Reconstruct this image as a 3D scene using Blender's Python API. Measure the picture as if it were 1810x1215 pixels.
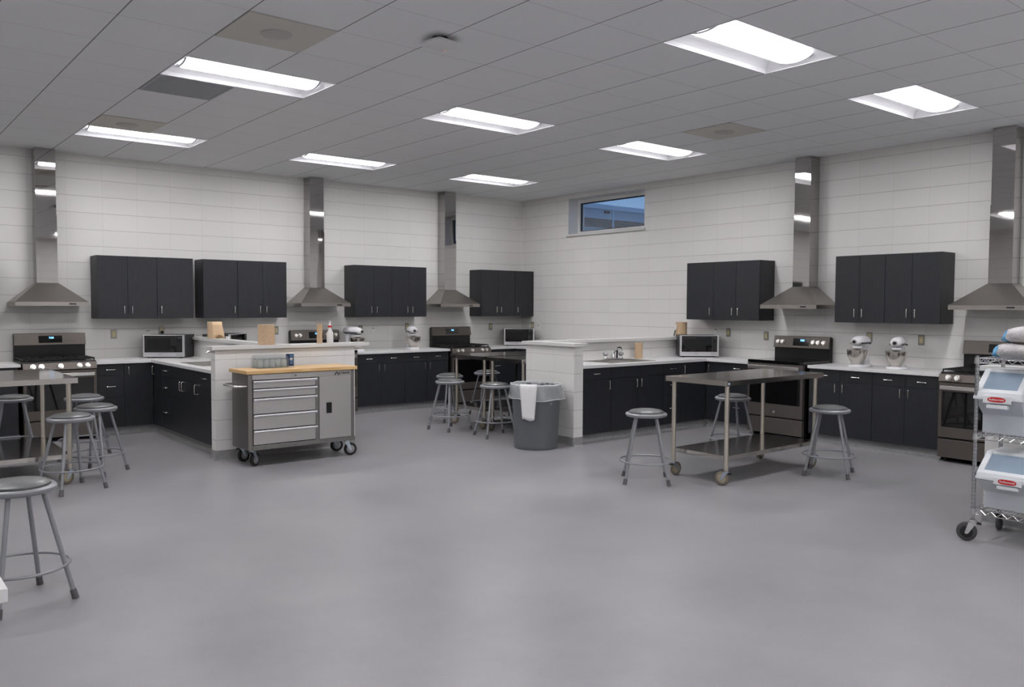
import bpy, bmesh, math, random
from mathutils import Vector, Matrix
PI = math.pi
rad = math.radians
random.seed(7)
for o in list(bpy.data.objects): bpy.data.objects.remove(o)
SC = bpy.context.scene
COL = SC.collection

# ---------------------------------------------------------------- camera
H = 3.397                      # ceiling height
CAMP = Vector((-9.3811, -11.2633, 1.5777)); F = 1471.4
YAW, PITCH, ROLL = 0.6832, -0.0457, 0.0040
fw = Vector((math.sin(YAW)*math.cos(PITCH), math.cos(YAW)*math.cos(PITCH), math.sin(PITCH)))
rt = Vector((math.cos(YAW), -math.sin(YAW), 0)); up = rt.cross(fw)
r2 = rt*math.cos(ROLL) + up*math.sin(ROLL); u2 = up*math.cos(ROLL) - rt*math.sin(ROLL)
cd = bpy.data.cameras.new('camera'); cam = bpy.data.objects.new('camera', cd); COL.objects.link(cam)
M = Matrix((r2, u2, -fw)).transposed().to_4x4(); M.translation = CAMP
cam.matrix_world = M
cd.sensor_fit = 'HORIZONTAL'; cd.sensor_width = 36; cd.lens = 36*F/1810; cd.clip_start = .05; cd.clip_end = 200
SC.camera = cam
# ---------------------------------------------------------------- world: dusk sky outside the window
w = bpy.data.worlds.new('dusk_sky'); SC.world = w; w.use_nodes = True
nt = w.node_tree; nt.nodes.clear()
ow = nt.nodes.new('ShaderNodeOutputWorld'); bg = nt.nodes.new('ShaderNodeBackground')
tc = nt.nodes.new('ShaderNodeTexCoord'); sp = nt.nodes.new('ShaderNodeSeparateXYZ'); cr = nt.nodes.new('ShaderNodeValToRGB')
nt.links.new(tc.outputs['Generated'], sp.inputs[0]); nt.links.new(sp.outputs['Z'], cr.inputs[0])
cr.color_ramp.elements[0].position = 0.0; cr.color_ramp.elements[0].color = (.22, .40, .68, 1)
cr.color_ramp.elements[1].position = .55; cr.color_ramp.elements[1].color = (.10, .22, .50, 1)
nt.links.new(cr.outputs[0], bg.inputs[0]); bg.inputs[1].default_value = 1.0; nt.links.new(bg.outputs[0], ow.inputs[0])
# ---------------------------------------------------------------- exposure, sampling
LIGHT = 53.5                    # radiance of the fixture lenses
SC.view_settings.view_transform = 'Standard'; SC.view_settings.look = 'None'
SC.view_settings.exposure = 0.0; SC.view_settings.gamma = 1.0; SC.view_settings.use_curve_mapping = False
cy = SC.cycles
cy.max_bounces = 9; cy.diffuse_bounces = 5; cy.glossy_bounces = 4; cy.transmission_bounces = 8; cy.transparent_max_bounces = 12
cy.caustics_reflective = False; cy.caustics_refractive = False; cy.sample_clamp_indirect = 6
cy.use_denoising = True
try: cy.denoiser = 'OPENIMAGEDENOISE'
except Exception: pass

# ---------------------------------------------------------------- materials
def s2l(c):
    c = c/255.0
    return c/12.92 if c <= .04045 else ((c+.055)/1.055)**2.4
def rgb(c): return (s2l(c[0]), s2l(c[1]), s2l(c[2]), 1)
MATS = {}
def mat(name, c, rough=.5, metal=0., emit=0., trans=0., ior=1.45, alpha=1., coat=0., spec=None):
    if name in MATS: return MATS[name]
    m = bpy.data.materials.new(name); m.use_nodes = True
    b = m.node_tree.nodes['Principled BSDF']
    b.inputs['Base Color'].default_value = rgb(c); b.inputs['Roughness'].default_value = rough
    b.inputs['Metallic'].default_value = metal; b.inputs['IOR'].default_value = ior
    if emit: b.inputs['Emission Color'].default_value = rgb(c); b.inputs['Emission Strength'].default_value = emit
    if trans: b.inputs['Transmission Weight'].default_value = trans
    if alpha < 1: b.inputs['Alpha'].default_value = alpha
    if coat: b.inputs['Coat Weight'].default_value = coat
    if spec is not None: b.inputs['Specular IOR Level'].default_value = spec
    m.diffuse_color = rgb(c); MATS[name] = m
    return m
def N(m, t): return m.node_tree.nodes.new(t)
def L(m, a, b): m.node_tree.links.new(a, b)
def P(m): return m.node_tree.nodes['Principled BSDF']
def noise_mix(m, scale, c1, c2, stretch=(1, 1, 1), detail=4, lo=.35, hi=.65):
    tcn = N(m, 'ShaderNodeTexCoord'); mp = N(m, 'ShaderNodeMapping'); mp.inputs['Scale'].default_value = stretch
    nz = N(m, 'ShaderNodeTexNoise'); nz.inputs['Scale'].default_value = scale; nz.inputs['Detail'].default_value = detail
    r = N(m, 'ShaderNodeValToRGB'); r.color_ramp.elements[0].position = lo; r.color_ramp.elements[1].position = hi
    r.color_ramp.elements[0].color = rgb(c1); r.color_ramp.elements[1].color = rgb(c2)
    L(m, tcn.outputs['Object'], mp.inputs[0]); L(m, mp.outputs[0], nz.inputs['Vector']); L(m, nz.outputs['Fac'], r.inputs[0])
    L(m, r.outputs[0], P(m).inputs['Base Color'])
    return nz, mp
def bump(m, src, strength, dist=.002):
    b = N(m, 'ShaderNodeBump'); b.inputs['Strength'].default_value = strength; b.inputs['Distance'].default_value = dist
    L(m, src, b.inputs['Height']); L(m, b.outputs[0], P(m).inputs['Normal']); return b

def block_material(name, c, cj):
    m = mat(name, c, .55)
    uv = N(m, 'ShaderNodeUVMap'); sx = N(m, 'ShaderNodeSeparateXYZ'); L(m, uv.outputs[0], sx.inputs[0])
    masks = []
    for ax, per, wd, k in (('X', .4064, .0042, .3), ('Y', .2032, .0042, 1.0)):
        p = N(m, 'ShaderNodeMath'); p.operation = 'PINGPONG'; p.inputs[1].default_value = per/2; L(m, sx.outputs[ax], p.inputs[0])
        r = N(m, 'ShaderNodeMapRange'); r.interpolation_type = 'SMOOTHSTEP'; r.inputs['From Min'].default_value = 0; r.inputs['From Max'].default_value = wd
        r.inputs['To Min'].default_value = k; r.inputs['To Max'].default_value = 0; L(m, p.outputs[0], r.inputs['Value']); masks.append(r)
    mx = N(m, 'ShaderNodeMath'); mx.operation = 'MAXIMUM'; L(m, masks[0].outputs[0], mx.inputs[0]); L(m, masks[1].outputs[0], mx.inputs[1])
    # each block a touch different
    vm_ = N(m, 'ShaderNodeVectorMath'); vm_.operation = 'DIVIDE'; vm_.inputs[1].default_value = (.4064, .2032, 1); L(m, uv.outputs[0], vm_.inputs[0])
    fl = N(m, 'ShaderNodeVectorMath'); fl.operation = 'FLOOR'; L(m, vm_.outputs[0], fl.inputs[0])
    wn = N(m, 'ShaderNodeTexWhiteNoise'); wn.noise_dimensions = '3D'; L(m, fl.outputs[0], wn.inputs['Vector'])
    tone = N(m, 'ShaderNodeMix'); tone.data_type = 'RGBA'; L(m, wn.outputs['Value'], tone.inputs['Factor'])
    tone.inputs['A'].default_value = rgb(c); tone.inputs['B'].default_value = rgb((c[0]-3, c[1]-3, c[2]-3))
    mix = N(m, 'ShaderNodeMix'); mix.data_type = 'RGBA'; L(m, mx.outputs[0], mix.inputs['Factor']); L(m, tone.outputs['Result'], mix.inputs['A']); mix.inputs['B'].default_value = rgb(cj)
    L(m, mix.outputs['Result'], P(m).inputs['Base Color'])
    tcn = N(m, 'ShaderNodeTexCoord'); nz = N(m, 'ShaderNodeTexNoise'); nz.inputs['Scale'].default_value = 160; nz.inputs['Detail'].default_value = 3
    L(m, tcn.outputs['Object'], nz.inputs['Vector'])
    sc = N(m, 'ShaderNodeMath'); sc.operation = 'MULTIPLY'; sc.inputs[1].default_value = .15; L(m, nz.outputs['Fac'], sc.inputs[0])
    sb = N(m, 'ShaderNodeMath'); sb.operation = 'SUBTRACT'; L(m, sc.outputs[0], sb.inputs[0]); L(m, mx.outputs[0], sb.inputs[1])
    bump(m, sb.outputs[0], .5, .003)
    return m
M_block = block_material('painted_block', (226, 225, 222), (172, 171, 169))
M_wall_plain = mat('wall_paint', (224, 223, 221), .6)

X0, Y0, T = -7.340, -1.9016, .6096
def ceiling_material():
    m = mat('ceiling_tile', (236, 236, 237), .9, spec=.2)
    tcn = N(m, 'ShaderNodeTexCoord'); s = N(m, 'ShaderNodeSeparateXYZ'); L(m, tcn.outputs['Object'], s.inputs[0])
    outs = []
    for ax, o, wd in (('X', X0, .0045), ('Y', Y0, .0022)):  # lines running along Y are stronger: tile reveal shadow painted into the joint colour
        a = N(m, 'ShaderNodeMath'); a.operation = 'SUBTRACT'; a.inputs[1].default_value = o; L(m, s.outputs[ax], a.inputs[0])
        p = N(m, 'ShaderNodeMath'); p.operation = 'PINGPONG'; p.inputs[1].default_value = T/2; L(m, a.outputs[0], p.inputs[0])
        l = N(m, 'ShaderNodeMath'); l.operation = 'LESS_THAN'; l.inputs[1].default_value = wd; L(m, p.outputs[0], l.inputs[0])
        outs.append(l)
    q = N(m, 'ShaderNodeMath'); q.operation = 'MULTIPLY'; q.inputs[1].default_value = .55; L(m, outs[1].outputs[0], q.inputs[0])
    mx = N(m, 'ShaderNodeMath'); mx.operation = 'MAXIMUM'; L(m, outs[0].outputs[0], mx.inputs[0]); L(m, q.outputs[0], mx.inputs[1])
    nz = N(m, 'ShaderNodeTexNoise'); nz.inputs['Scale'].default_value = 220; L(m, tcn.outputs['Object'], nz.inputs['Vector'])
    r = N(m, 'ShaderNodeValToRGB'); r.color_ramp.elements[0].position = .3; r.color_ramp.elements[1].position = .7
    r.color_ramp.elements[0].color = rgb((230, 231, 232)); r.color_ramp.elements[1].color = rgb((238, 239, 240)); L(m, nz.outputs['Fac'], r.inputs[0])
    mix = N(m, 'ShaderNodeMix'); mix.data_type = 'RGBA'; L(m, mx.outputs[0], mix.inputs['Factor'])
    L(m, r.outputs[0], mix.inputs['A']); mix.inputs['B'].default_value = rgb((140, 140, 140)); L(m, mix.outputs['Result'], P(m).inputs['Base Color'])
    return m
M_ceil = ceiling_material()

def floor_material():
    m = mat('grey_epoxy', (152, 152, 154), .34)
    tcn = N(m, 'ShaderNodeTexCoord')
    n1 = N(m, 'ShaderNodeTexNoise'); n1.inputs['Scale'].default_value = 1.1; n1.inputs['Detail'].default_value = 5; n1.inputs['Roughness'].default_value = .6
    L(m, tcn.outputs['Object'], n1.inputs['Vector'])
    r = N(m, 'ShaderNodeValToRGB'); r.color_ramp.elements[0].position = .3; r.color_ramp.elements[1].position = .72
    r.color_ramp.elements[0].color = rgb((139, 139, 141)); r.color_ramp.elements[1].color = rgb((158, 157, 159)); L(m, n1.outputs['Fac'], r.inputs[0])
    n2 = N(m, 'ShaderNodeTexNoise'); n2.inputs['Scale'].default_value = 260; n2.inputs['Detail'].default_value = 2; L(m, tcn.outputs['Object'], n2.inputs['Vector'])
    r2_ = N(m, 'ShaderNodeValToRGB'); r2_.color_ramp.elements[0].position = .3; r2_.color_ramp.elements[1].position = .7
    r2_.color_ramp.elements[0].color = (.86, .86, .86, 1); r2_.color_ramp.elements[1].color = (1.08, 1.08, 1.08, 1); L(m, n2.outputs['Fac'], r2_.inputs[0])
    mix = N(m, 'ShaderNodeMix'); mix.data_type = 'RGBA'; mix.blend_type = 'MULTIPLY'; mix.inputs['Factor'].default_value = 1
    L(m, r.outputs[0], mix.inputs['A']); L(m, r2_.outputs[0], mix.inputs['B']); L(m, mix.outputs['Result'], P(m).inputs['Base Color'])
    mr = N(m, 'ShaderNodeMapRange'); mr.inputs['To Min'].default_value = .26; mr.inputs['To Max'].default_value = .42; L(m, n1.outputs['Fac'], mr.inputs['Value'])
    L(m, mr.outputs[0], P(m).inputs['Roughness'])
    bump(m, n2.outputs['Fac'], .35, .0012)
    return m
M_floor = floor_material()
M_base = mat('cove_base', (150, 150, 150), .45); noise_mix(M_base, 30, (143, 143, 143), (157, 157, 157))
M_cap = mat('solid_surface', (212, 212, 210), .3)
M_counter = mat('counter_laminate', (218, 218, 217), .32)
M_lam = mat('charcoal_laminate', (46, 48, 52), .42); noise_mix(M_lam, 14, (34, 36, 40), (41, 43, 47), stretch=(9, 9, .8))
M_lamside = mat('charcoal_carcass', (44, 46, 49), .5)
M_gap = mat('dark_reveal', (14, 14, 15), .8)
M_chrome = mat('bright_metal', (225, 225, 225), .18, 1)
M_nickel = mat('satin_nickel', (236, 234, 230), .26, 1)
def brushed(name, c, rough, stretch, strength=.05, wave=0):
    m = mat(name, c, rough, 1)
    tcn = N(m, 'ShaderNodeTexCoord'); mp = N(m, 'ShaderNodeMapping'); mp.inputs['Scale'].default_value = stretch
    nz = N(m, 'ShaderNodeTexNoise'); nz.inputs['Scale'].default_value = 6; nz.inputs['Detail'].default_value = 3 if not wave else 0
    L(m, tcn.outputs['Object'], mp.inputs[0]); L(m, mp.outputs[0], nz.inputs['Vector'])
    bump(m, nz.outputs['Fac'], strength, .001 if not wave else wave)
    return m
M_steel = brushed('brushed_steel', (196, 194, 190), .34, (1, 1, 60))
M_hood = brushed('hood_steel', (168, 163, 157), .33, (1, 1, 50), .04)
M_chimney = brushed('polished_steel', (184, 182, 180), .03, (.5, .5, .35), .10, .012)
M_table = brushed('table_steel', (200, 195, 190), .15, (60, 1, 1), .03)
M_tableleg = mat('table_leg_steel', (214, 206, 194), .36, 1)
M_cart = brushed('cart_steel', (190, 188, 186), .46, (60, 60, 1), .04)
M_cartdark = mat('cart_frame_steel', (138, 136, 134), .4, 1)
M_alu = mat('aluminium_pull', (214, 214, 216), .34, 1)
M_slate = mat('slate_metal', (104, 98, 93), .38, .65)
M_black = mat('black_enamel', (20, 20, 21), .28)
M_iron = mat('cast_iron', (24, 24, 25), .6)
M_glass_black = mat('black_glass', (10, 10, 11), .05, coat=.5)
M_rubber = mat('black_rubber', (26, 26, 27), .6)
M_wheel = mat('grey_rubber', (120, 112, 98), .5)
M_zinc = mat('zinc', (196, 206, 216), .28, 1)
M_stool = mat('grey_hammered_paint', (146, 148, 152), .33, .2)
M_vinyl = mat('grey_vinyl', (98, 100, 100), .32)
M_foot = mat('grey_foot', (92, 90, 92), .6)
M_white = mat('white_enamel', (236, 236, 238), .18, coat=.5)
M_whitep = mat('white_plastic', (228, 228, 226), .4)
M_bulb = mat('lamp_lens', (255, 252, 255), .5, emit=LIGHT)
# the frosted lens is brightest where it faces straight down under the tubes, dimmer on its flanks
_g = N(M_bulb, 'ShaderNodeNewGeometry'); _s = N(M_bulb, 'ShaderNodeSeparateXYZ'); L(M_bulb, _g.outputs['True Normal'], _s.inputs[0])
_a = N(M_bulb, 'ShaderNodeMath'); _a.operation = 'ABSOLUTE'; L(M_bulb, _s.outputs['Z'], _a.inputs[0])
_r = N(M_bulb, 'ShaderNodeMapRange'); _r.interpolation_type = 'SMOOTHSTEP'; _r.inputs['From Min'].default_value = .95; _r.inputs['From Max'].default_value = .998
_r.inputs['To Min'].default_value = 4.0; _r.inputs['To Max'].default_value = LIGHT; L(M_bulb, _a.outputs[0], _r.inputs['Value']); L(M_bulb, _r.outputs[0], P(M_bulb).inputs['Emission Strength'])
M_trough = mat('white_reflector', (232, 233, 236), .45)
M_wood = mat('butcher_block', (205, 170, 118), .4); noise_mix(M_wood, 5, (196, 158, 104), (218, 184, 134), stretch=(1, 14, 14))
M_brown = mat('brown_paper', (190, 160, 128), .85); noise_mix(M_brown, 60, (188, 162, 132), (200, 174, 144))
M_brown2 = mat('brown_paper_light', (216, 188, 152), .85)
M_card = mat('cardboard_core', (166, 126, 92), .85)
M_can = mat('grey_can_plastic', (96, 100, 104), .45)
M_cloth = mat('white_paper', (226, 226, 226), .8)
M_red = mat('red_plastic', (200, 32, 36), .4)
M_blue = mat('blue_label', (36, 56, 92), .45)
M_lblue = mat('light_blue_print', (70, 140, 190), .5)
M_glass = mat('clear_glass', (235, 242, 242), .03, trans=1, ior=1.45)
M_plate = mat('ivory_plate', (202, 192, 150), .4)
M_platem = mat('steel_plate', (150, 148, 142), .35, .8)
M_clock = mat('blue_clock', (120, 190, 255), .5, emit=2.5)
M_oled = mat('orange_lamp', (255, 120, 70), .5, emit=3)
M_gled = mat('green_lamp', (150, 240, 170), .5, emit=1)
M_frame = mat('dark_window_frame', (38, 44, 52), .4, .3)
M_wire = mat('chrome_wire', (205, 205, 206), .16, 1)

def thin(name, c, alpha, rough):
    m = mat(name, c, rough, alpha=alpha); return m
M_liner = thin('clear_bag_film', (236, 240, 242), .32, .25)
M_lid = thin('clear_lid', (176, 196, 214), .62, .12)
M_bin = mat('translucent_bin', (196, 202, 208), .35); P(M_bin).inputs['Subsurface Weight'].default_value = .0
M_wrap = thin('plastic_wrap', (150, 158, 162), .30, .12)

# ---------------------------------------------------------------- mesh helpers
class MB:
    def __init__(s): s.bm = bmesh.new()
    def box(s, x0, x1, y0, y1, z0, z1):
        v = [s.bm.verts.new(c) for c in ((x0,y0,z0),(x1,y0,z0),(x1,y1,z0),(x0,y1,z0),(x0,y0,z1),(x1,y0,z1),(x1,y1,z1),(x0,y1,z1))]
        for f in ((0,3,2,1),(4,5,6,7),(0,1,5,4),(1,2,6,5),(2,3,7,6),(3,0,4,7)): s.bm.faces.new([v[i] for i in f])
        return s
    def hexa(s, lo, hi):
        v = [s.bm.verts.new(c) for c in list(lo)+list(hi)]
        for f in ((0,3,2,1),(4,5,6,7),(0,1,5,4),(1,2,6,5),(2,3,7,6),(3,0,4,7)): s.bm.faces.new([v[i] for i in f])
        return s
    def poly(s, pts):
        s.bm.faces.new([s.bm.verts.new(p) for p in pts]); return s
    def prism(s, pts, z0, z1, fn=lambda a, b, c: (a, b, c)):
        a = [s.bm.verts.new(fn(x, y, z0)) for x, y in pts]; b = [s.bm.verts.new(fn(x, y, z1)) for x, y in pts]
        n = len(pts)
        s.bm.faces.new(a[::-1]); s.bm.faces.new(b)
        for i in range(n): s.bm.faces.new((a[i], a[(i+1) % n], b[(i+1) % n], b[i]))
        return s
    def ring(s, c, ax, r, seg, ph=0):
        ax = Vector(ax).normalized(); t = Vector((0,0,1)) if abs(ax.z) < .9 else Vector((1,0,0))
        a = ax.cross(t).normalized(); b = ax.cross(a)
        return [s.bm.verts.new(Vector(c) + a*(r*math.cos(ph+2*PI*i/seg)) + b*(r*math.sin(ph+2*PI*i/seg))) for i in range(seg)]
    def cyl(s, p0, p1, r, r1=None, seg=12, cap=True):
        r1 = r if r1 is None else r1; ax = Vector(p1)-Vector(p0)
        A = s.ring(p0, ax, r, seg); B = s.ring(p1, ax, r1, seg)
        for i in range(seg): s.bm.faces.new((A[i], A[(i+1) % seg], B[(i+1) % seg], B[i]))
        if cap: s.bm.faces.new(A[::-1]); s.bm.faces.new(B)
        return s
    def lathe(s, prof, c=(0,0,0), seg=24, close=True, fn=None):
        rows = []
        for r, z in prof:
            if r < 1e-5: rows.append([s.bm.verts.new((c[0], c[1], c[2]+z))])
            else: rows.append([s.bm.verts.new((c[0]+r*math.cos(2*PI*i/seg), c[1]+r*math.sin(2*PI*i/seg), c[2]+z)) for i in range(seg)])
        for A, B in zip(rows, rows[1:]):
            for i in range(seg):
                j = (i+1) % seg
                if len(A) == 1 and len(B) == 1: continue
                if len(A) == 1: s.bm.faces.new((A[0], B[j], B[i]))
                elif len(B) == 1: s.bm.faces.new((A[i], A[j], B[0]))
                else: s.bm.faces.new((A[i], A[j], B[j], B[i]))
        return s
    def tube(s, pts, r, seg=8, closed=False, cap=True):
        pts = [Vector(p) for p in pts]; n = len(pts); rings = []; prev = None
        for i in range(n):
            if closed: d = pts[(i+1) % n]-pts[i-1]
            else: d = pts[min(i+1, n-1)]-pts[max(i-1, 0)]
            d.normalize()
            if prev is None:
                t = Vector((0,0,1)) if abs(d.z) < .9 else Vector((1,0,0)); a = d.cross(t).normalized()
            else: a = (prev - d*prev.dot(d)).normalized()
            prev = a; b = d.cross(a)
            rings.append([s.bm.verts.new(pts[i]+a*(r*math.cos(2*PI*k/seg))+b*(r*math.sin(2*PI*k/seg))) for k in range(seg)])
        m = n if closed else n-1
        for i in range(m):
            A, B = rings[i], rings[(i+1) % n]
            for k in range(seg): s.bm.faces.new((A[k], A[(k+1) % seg], B[(k+1) % seg], B[k]))
        if not closed and cap: s.bm.faces.new(rings[0][::-1]); s.bm.faces.new(rings[-1])
        return s
    def loft(s, secs, cap=True):
        R = [[s.bm.verts.new(p) for p in sec] for sec in secs]; n = len(R[0])
        for A, B in zip(R, R[1:]):
            for i in range(n): s.bm.faces.new((A[i], A[(i+1) % n], B[(i+1) % n], B[i]))
        if cap: s.bm.faces.new(R[0][::-1]); s.bm.faces.new(R[-1])
        return s
    def xf(s, Mx): bmesh.ops.transform(s.bm, matrix=Mx, verts=s.bm.verts); return s
    def build(s, name, m, parent=None, smooth=False, bevel=0, sub=0, rot=None):
        bm = s.bm
        bmesh.ops.recalc_face_normals(bm, faces=bm.faces)
        me = bpy.data.meshes.new(name); bm.to_mesh(me); bm.free()
        o = bpy.data.objects.new(name, me); COL.objects.link(o)
        me.materials.append(m)
        if smooth:
            for p in me.polygons: p.use_smooth = True
            if smooth is True:
                me.set_sharp_from_angle(angle=rad(40))
        if bevel:
            b = o.modifiers.new('bevel', 'BEVEL'); b.width = bevel; b.segments = 2; b.limit_method = 'ANGLE'; b.angle_limit = rad(40)
        if sub:
            q = o.modifiers.new('sub', 'SUBSURF'); q.levels = sub; q.render_levels = sub
        if parent: o.parent = parent
        return o
def B(name, m, parent, *bx, bevel=0):
    b = MB()
    for q in bx: b.box(*q)
    return b.build(name, m, parent, bevel=bevel)
def thing(name, label, cat, loc=(0,0,0), rz=0, group=None):
    o = bpy.data.objects.new(name, None); COL.objects.link(o); o.empty_display_size = .1
    o.location = loc; o.rotation_euler = (0, 0, rz); tag(o, label, cat, group); return o
def tag(o, label, cat=None, group=None, kind=None):
    if label: o['label'] = label
    if cat: o['category'] = cat
    if group: o['group'] = group
    if kind: o['kind'] = kind
    return o
def struct(o): o['kind'] = 'structure'; return o
def copy_tree(o, parent=None):
    c = o.copy(); COL.objects.link(c)
    if parent: c.parent = parent
    for ch in list(o.children): copy_tree(ch, c)
    return c
def clone(proto, used, loc, rz, label, group):
    o = proto if not used else copy_tree(proto)
    o.location = loc; o.rotation_euler = (0, 0, rz); o['label'] = label; o['group'] = group
    return o
def text(body, size, m, parent, Mx, name='lettering', ext=.0006, bold=0):
    c = bpy.data.curves.new(name, 'FONT'); c.body = body; c.size = size; c.extrude = ext; c.align_x = 'CENTER'; c.align_y = 'CENTER'; c.offset = bold
    c.resolution_u = 3
    o = bpy.data.objects.new(name+'_src', c); COL.objects.link(o)
    dg = bpy.context.evaluated_depsgraph_get(); me = bpy.data.meshes.new_from_object(o.evaluated_get(dg))
    bpy.data.objects.remove(o); me.materials.clear(); me.materials.append(m); me.transform(Mx)
    q = bpy.data.objects.new(name, me); COL.objects.link(q); q.parent = parent; return q
FRONT = Matrix.Rotation(PI/2, 4, 'X')      # text plane facing local -Y
# ================================================================ the room
RX0, RY0 = -12.2, -15.4        # far sides of the room, behind the camera
def vmap(z):                   # block courses: one taller course between 1.016 and 1.27 m
    if z <= 1.016: return z
    if z <= 1.27: return 1.016 + (z-1.016)*.2032/.254
    return z - .0508
def wall_uv(o, uoff=0, vm=vmap):
    me = o.data; uv = me.uv_layers.new(name='UVMap')
    for p in me.polygons:
        n = p.normal
        for li in p.loop_indices:
            c = me.vertices[me.loops[li].vertex_index].co
            a = c.y if abs(n.x) > abs(n.y) else c.x
            uv.data[li].uv = (a+uoff+40.64, vm(c.z))
def grid_wall(name, axis, fixed, a_list, z_list, holes, uoff, m=None):
    b = MB()
    for i in range(len(a_list)-1):
        for j in range(len(z_list)-1):
            a0, a1, z0, z1 = a_list[i], a_list[i+1], z_list[j], z_list[j+1]
            if any(h[0] <= a0+1e-4 and a1-1e-4 <= h[1] and h[2] <= z0+1e-4 and z1-1e-4 <= h[3] for h in holes): continue
            if axis == 'y': b.poly([(a0, fixed, z0), (a1, fixed, z0), (a1, fixed, z1), (a0, fixed, z1)])
            else: b.poly([(fixed, a1, z0), (fixed, a0, z0), (fixed, a0, z1), (fixed, a1, z1)])
    bmesh.ops.remove_doubles(b.bm, verts=b.bm.verts, dist=1e-4)
    o = b.build(name, m or M_block); wall_uv(o, uoff); return struct(o)
ZL = [0, 1.016, 1.27, H]
grid_wall('wall_back', 'y', 0, [RX0, 0], ZL, [], 7.177)
WY0, WY1, WZ0, WZ1 = -2.845, -1.195, 2.735, 3.325
grid_wall('wall_right', 'x', 0, [RY0, WY0, WY1, 0], [0, 1.016, 1.27, WZ0, WZ1, H], [(WY0, WY1, WZ0, WZ1)], .1)
grid_wall('wall_left', 'x', RX0, [RY0, 0], ZL, [], 0)
grid_wall('wall_front', 'y', RY0, [RX0, 0], ZL, [], 0)
struct(B('floor', M_floor, None, (RX0-.1, .35, RY0-.1, .1, -.1, 0)))

# lights sit in the 2 ft ceiling grid: x = X0 + 4k tiles, y = Y0 - 5j tiles
spots = {}
for a in range(-1, 3):
    for j in range(0, 5):
        if (a, j) == (0, 2): continue
        spots[(a, j)] = (X0+a*4*T, Y0-j*5*T)
cells = set()
for (x, y) in spots.values():
    i = round((x-X0)/T); k = round((y-Y0)/T); cells.add((i, k)); cells.add((i+1, k))
def line(lo, hi, o):
    k = math.ceil((lo-o)/T); r = [(lo, None)]
    while o+k*T < hi-1e-6:
        r.append((o+k*T, k)); k += 1
    r.append((hi, None)); return r
lx, ly = line(RX0, 0, X0), line(RY0, 0, Y0)
b = MB()
for i in range(len(lx)-1):
    for j in range(len(ly)-1):
        x0, kx = lx[i]; y0, ky = ly[j]
        if kx is not None and ky is not None and (kx, ky) in cells: continue
        b.poly([(x0, y0, H), (x0, ly[j+1][0], H), (lx[i+1][0], ly[j+1][0], H), (lx[i+1][0], y0, H)])
bmesh.ops.remove_doubles(b.bm, verts=b.bm.verts, dist=1e-4)
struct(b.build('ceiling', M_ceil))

# partition (pony) walls: top half course and solid-surface cap
CZ = 1.118
def pony(name, rects, capname, caps):
    b = MB()
    for r in rects: b.box(r[0], r[1], r[2], r[3], 0, CZ)
    o = b.build(name, M_block); wall_uv(o, .12, lambda z: z); struct(o)
    c = MB()
    for r in caps: c.box(r[0], r[1], r[2], r[3], CZ, CZ+.038)
    struct(c.build(capname, M_cap, bevel=.003))
pony('wall_left_partition', [(-5.77, -5.67, -2.80, 0), (-6.43, -4.865, -2.92, -2.80)], 'trim_1', [(-5.80, -5.64, -2.775, 0), (-6.47, -4.70, -2.955, -2.775)])
pony('wall_right_partition', [(-2.86, 0, -3.83, -3.69), (-3.0, -2.86, -4.52, -3.69)], 'trim_2', [(-2.83, 0, -3.87, -3.65), (-3.035, -2.83, -4.56, -3.65)])
pony('wall_far_right_partition', [(-2.76, 0, -9.66, -9.52), (-2.90, -2.76, -9.66, -8.765)], 'trim_3', [(-2.73, 0, -9.70, -9.48), (-2.935, -2.73, -9.70, -8.727)])
# cove base along walls and partitions
BZ = .10
def cove(name, segs):
    b = MB()
    for (x0, y0, x1, y1, nx, ny) in segs:
        t = .006; d = .022
        prof = [(0, 0), (d, 0), (d*.55, .006), (d*.3, .016), (t, .035), (t, BZ), (0, BZ)]
        A = [(x0+nx*p, y0+ny*p, z) for p, z in prof]; Bq = [(x1+nx*p, y1+ny*p, z) for p, z in prof]
        b.loft([A, Bq])
    struct(b.build(name, M_base))
cove('baseboard_left_partition', [(-6.43, -2.92, -4.865, -2.92, 0, -1), (-6.43, -2.92, -6.43, -2.80, -1, 0), (-4.865, -2.92, -4.865, -2.80, 1, 0)])
cove('baseboard_right_partition', [(-3.0, -4.52, -3.0, -3.69, -1, 0), (-3.0, -4.52, -2.86, -4.52, 0, -1), (-3.0, -3.69, -2.86, -3.69, 0, 1)])
cove('baseboard_far_right_partition', [(-2.90, -9.66, -2.90, -8.765, -1, 0), (-2.90, -8.765, -2.76, -8.765, 0, 1)])

# high window in the right wall
b = MB(); D = .26
b.poly([(0, WY0, WZ0), (D, WY0, WZ0), (D, WY1, WZ0), (0, WY1, WZ0)]); b.poly([(0, WY0, WZ1), (D, WY0, WZ1), (D, WY1, WZ1), (0, WY1, WZ1)])
b.poly([(0, WY0, WZ0), (D, WY0, WZ0), (D, WY0, WZ1), (0, WY0, WZ1)]); b.poly([(0, WY1, WZ0), (D, WY1, WZ0), (D, WY1, WZ1), (0, WY1, WZ1)])
struct(b.build('trim_4', M_wall_plain))
win = struct(thing('window_1', None, None, (0, 0, 0)))
B('window_sill', M_cap, win, (-.035, D-.05, WY0-.02, WY1+.03, WZ0-.028, WZ0+.004))
fr = .05
B('window_frame', M_wall_plain, win, (D-.05, D, WY0, WY1, WZ0+.004, WZ0+.065), (D-.05, D, WY0, WY1, WZ1-.06, WZ1),
  (D-.05, D, WY0, WY0+.05, WZ0+.065, WZ1-.06), (D-.05, D, WY1-.05, WY1, WZ0+.065, WZ1-.06))
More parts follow.
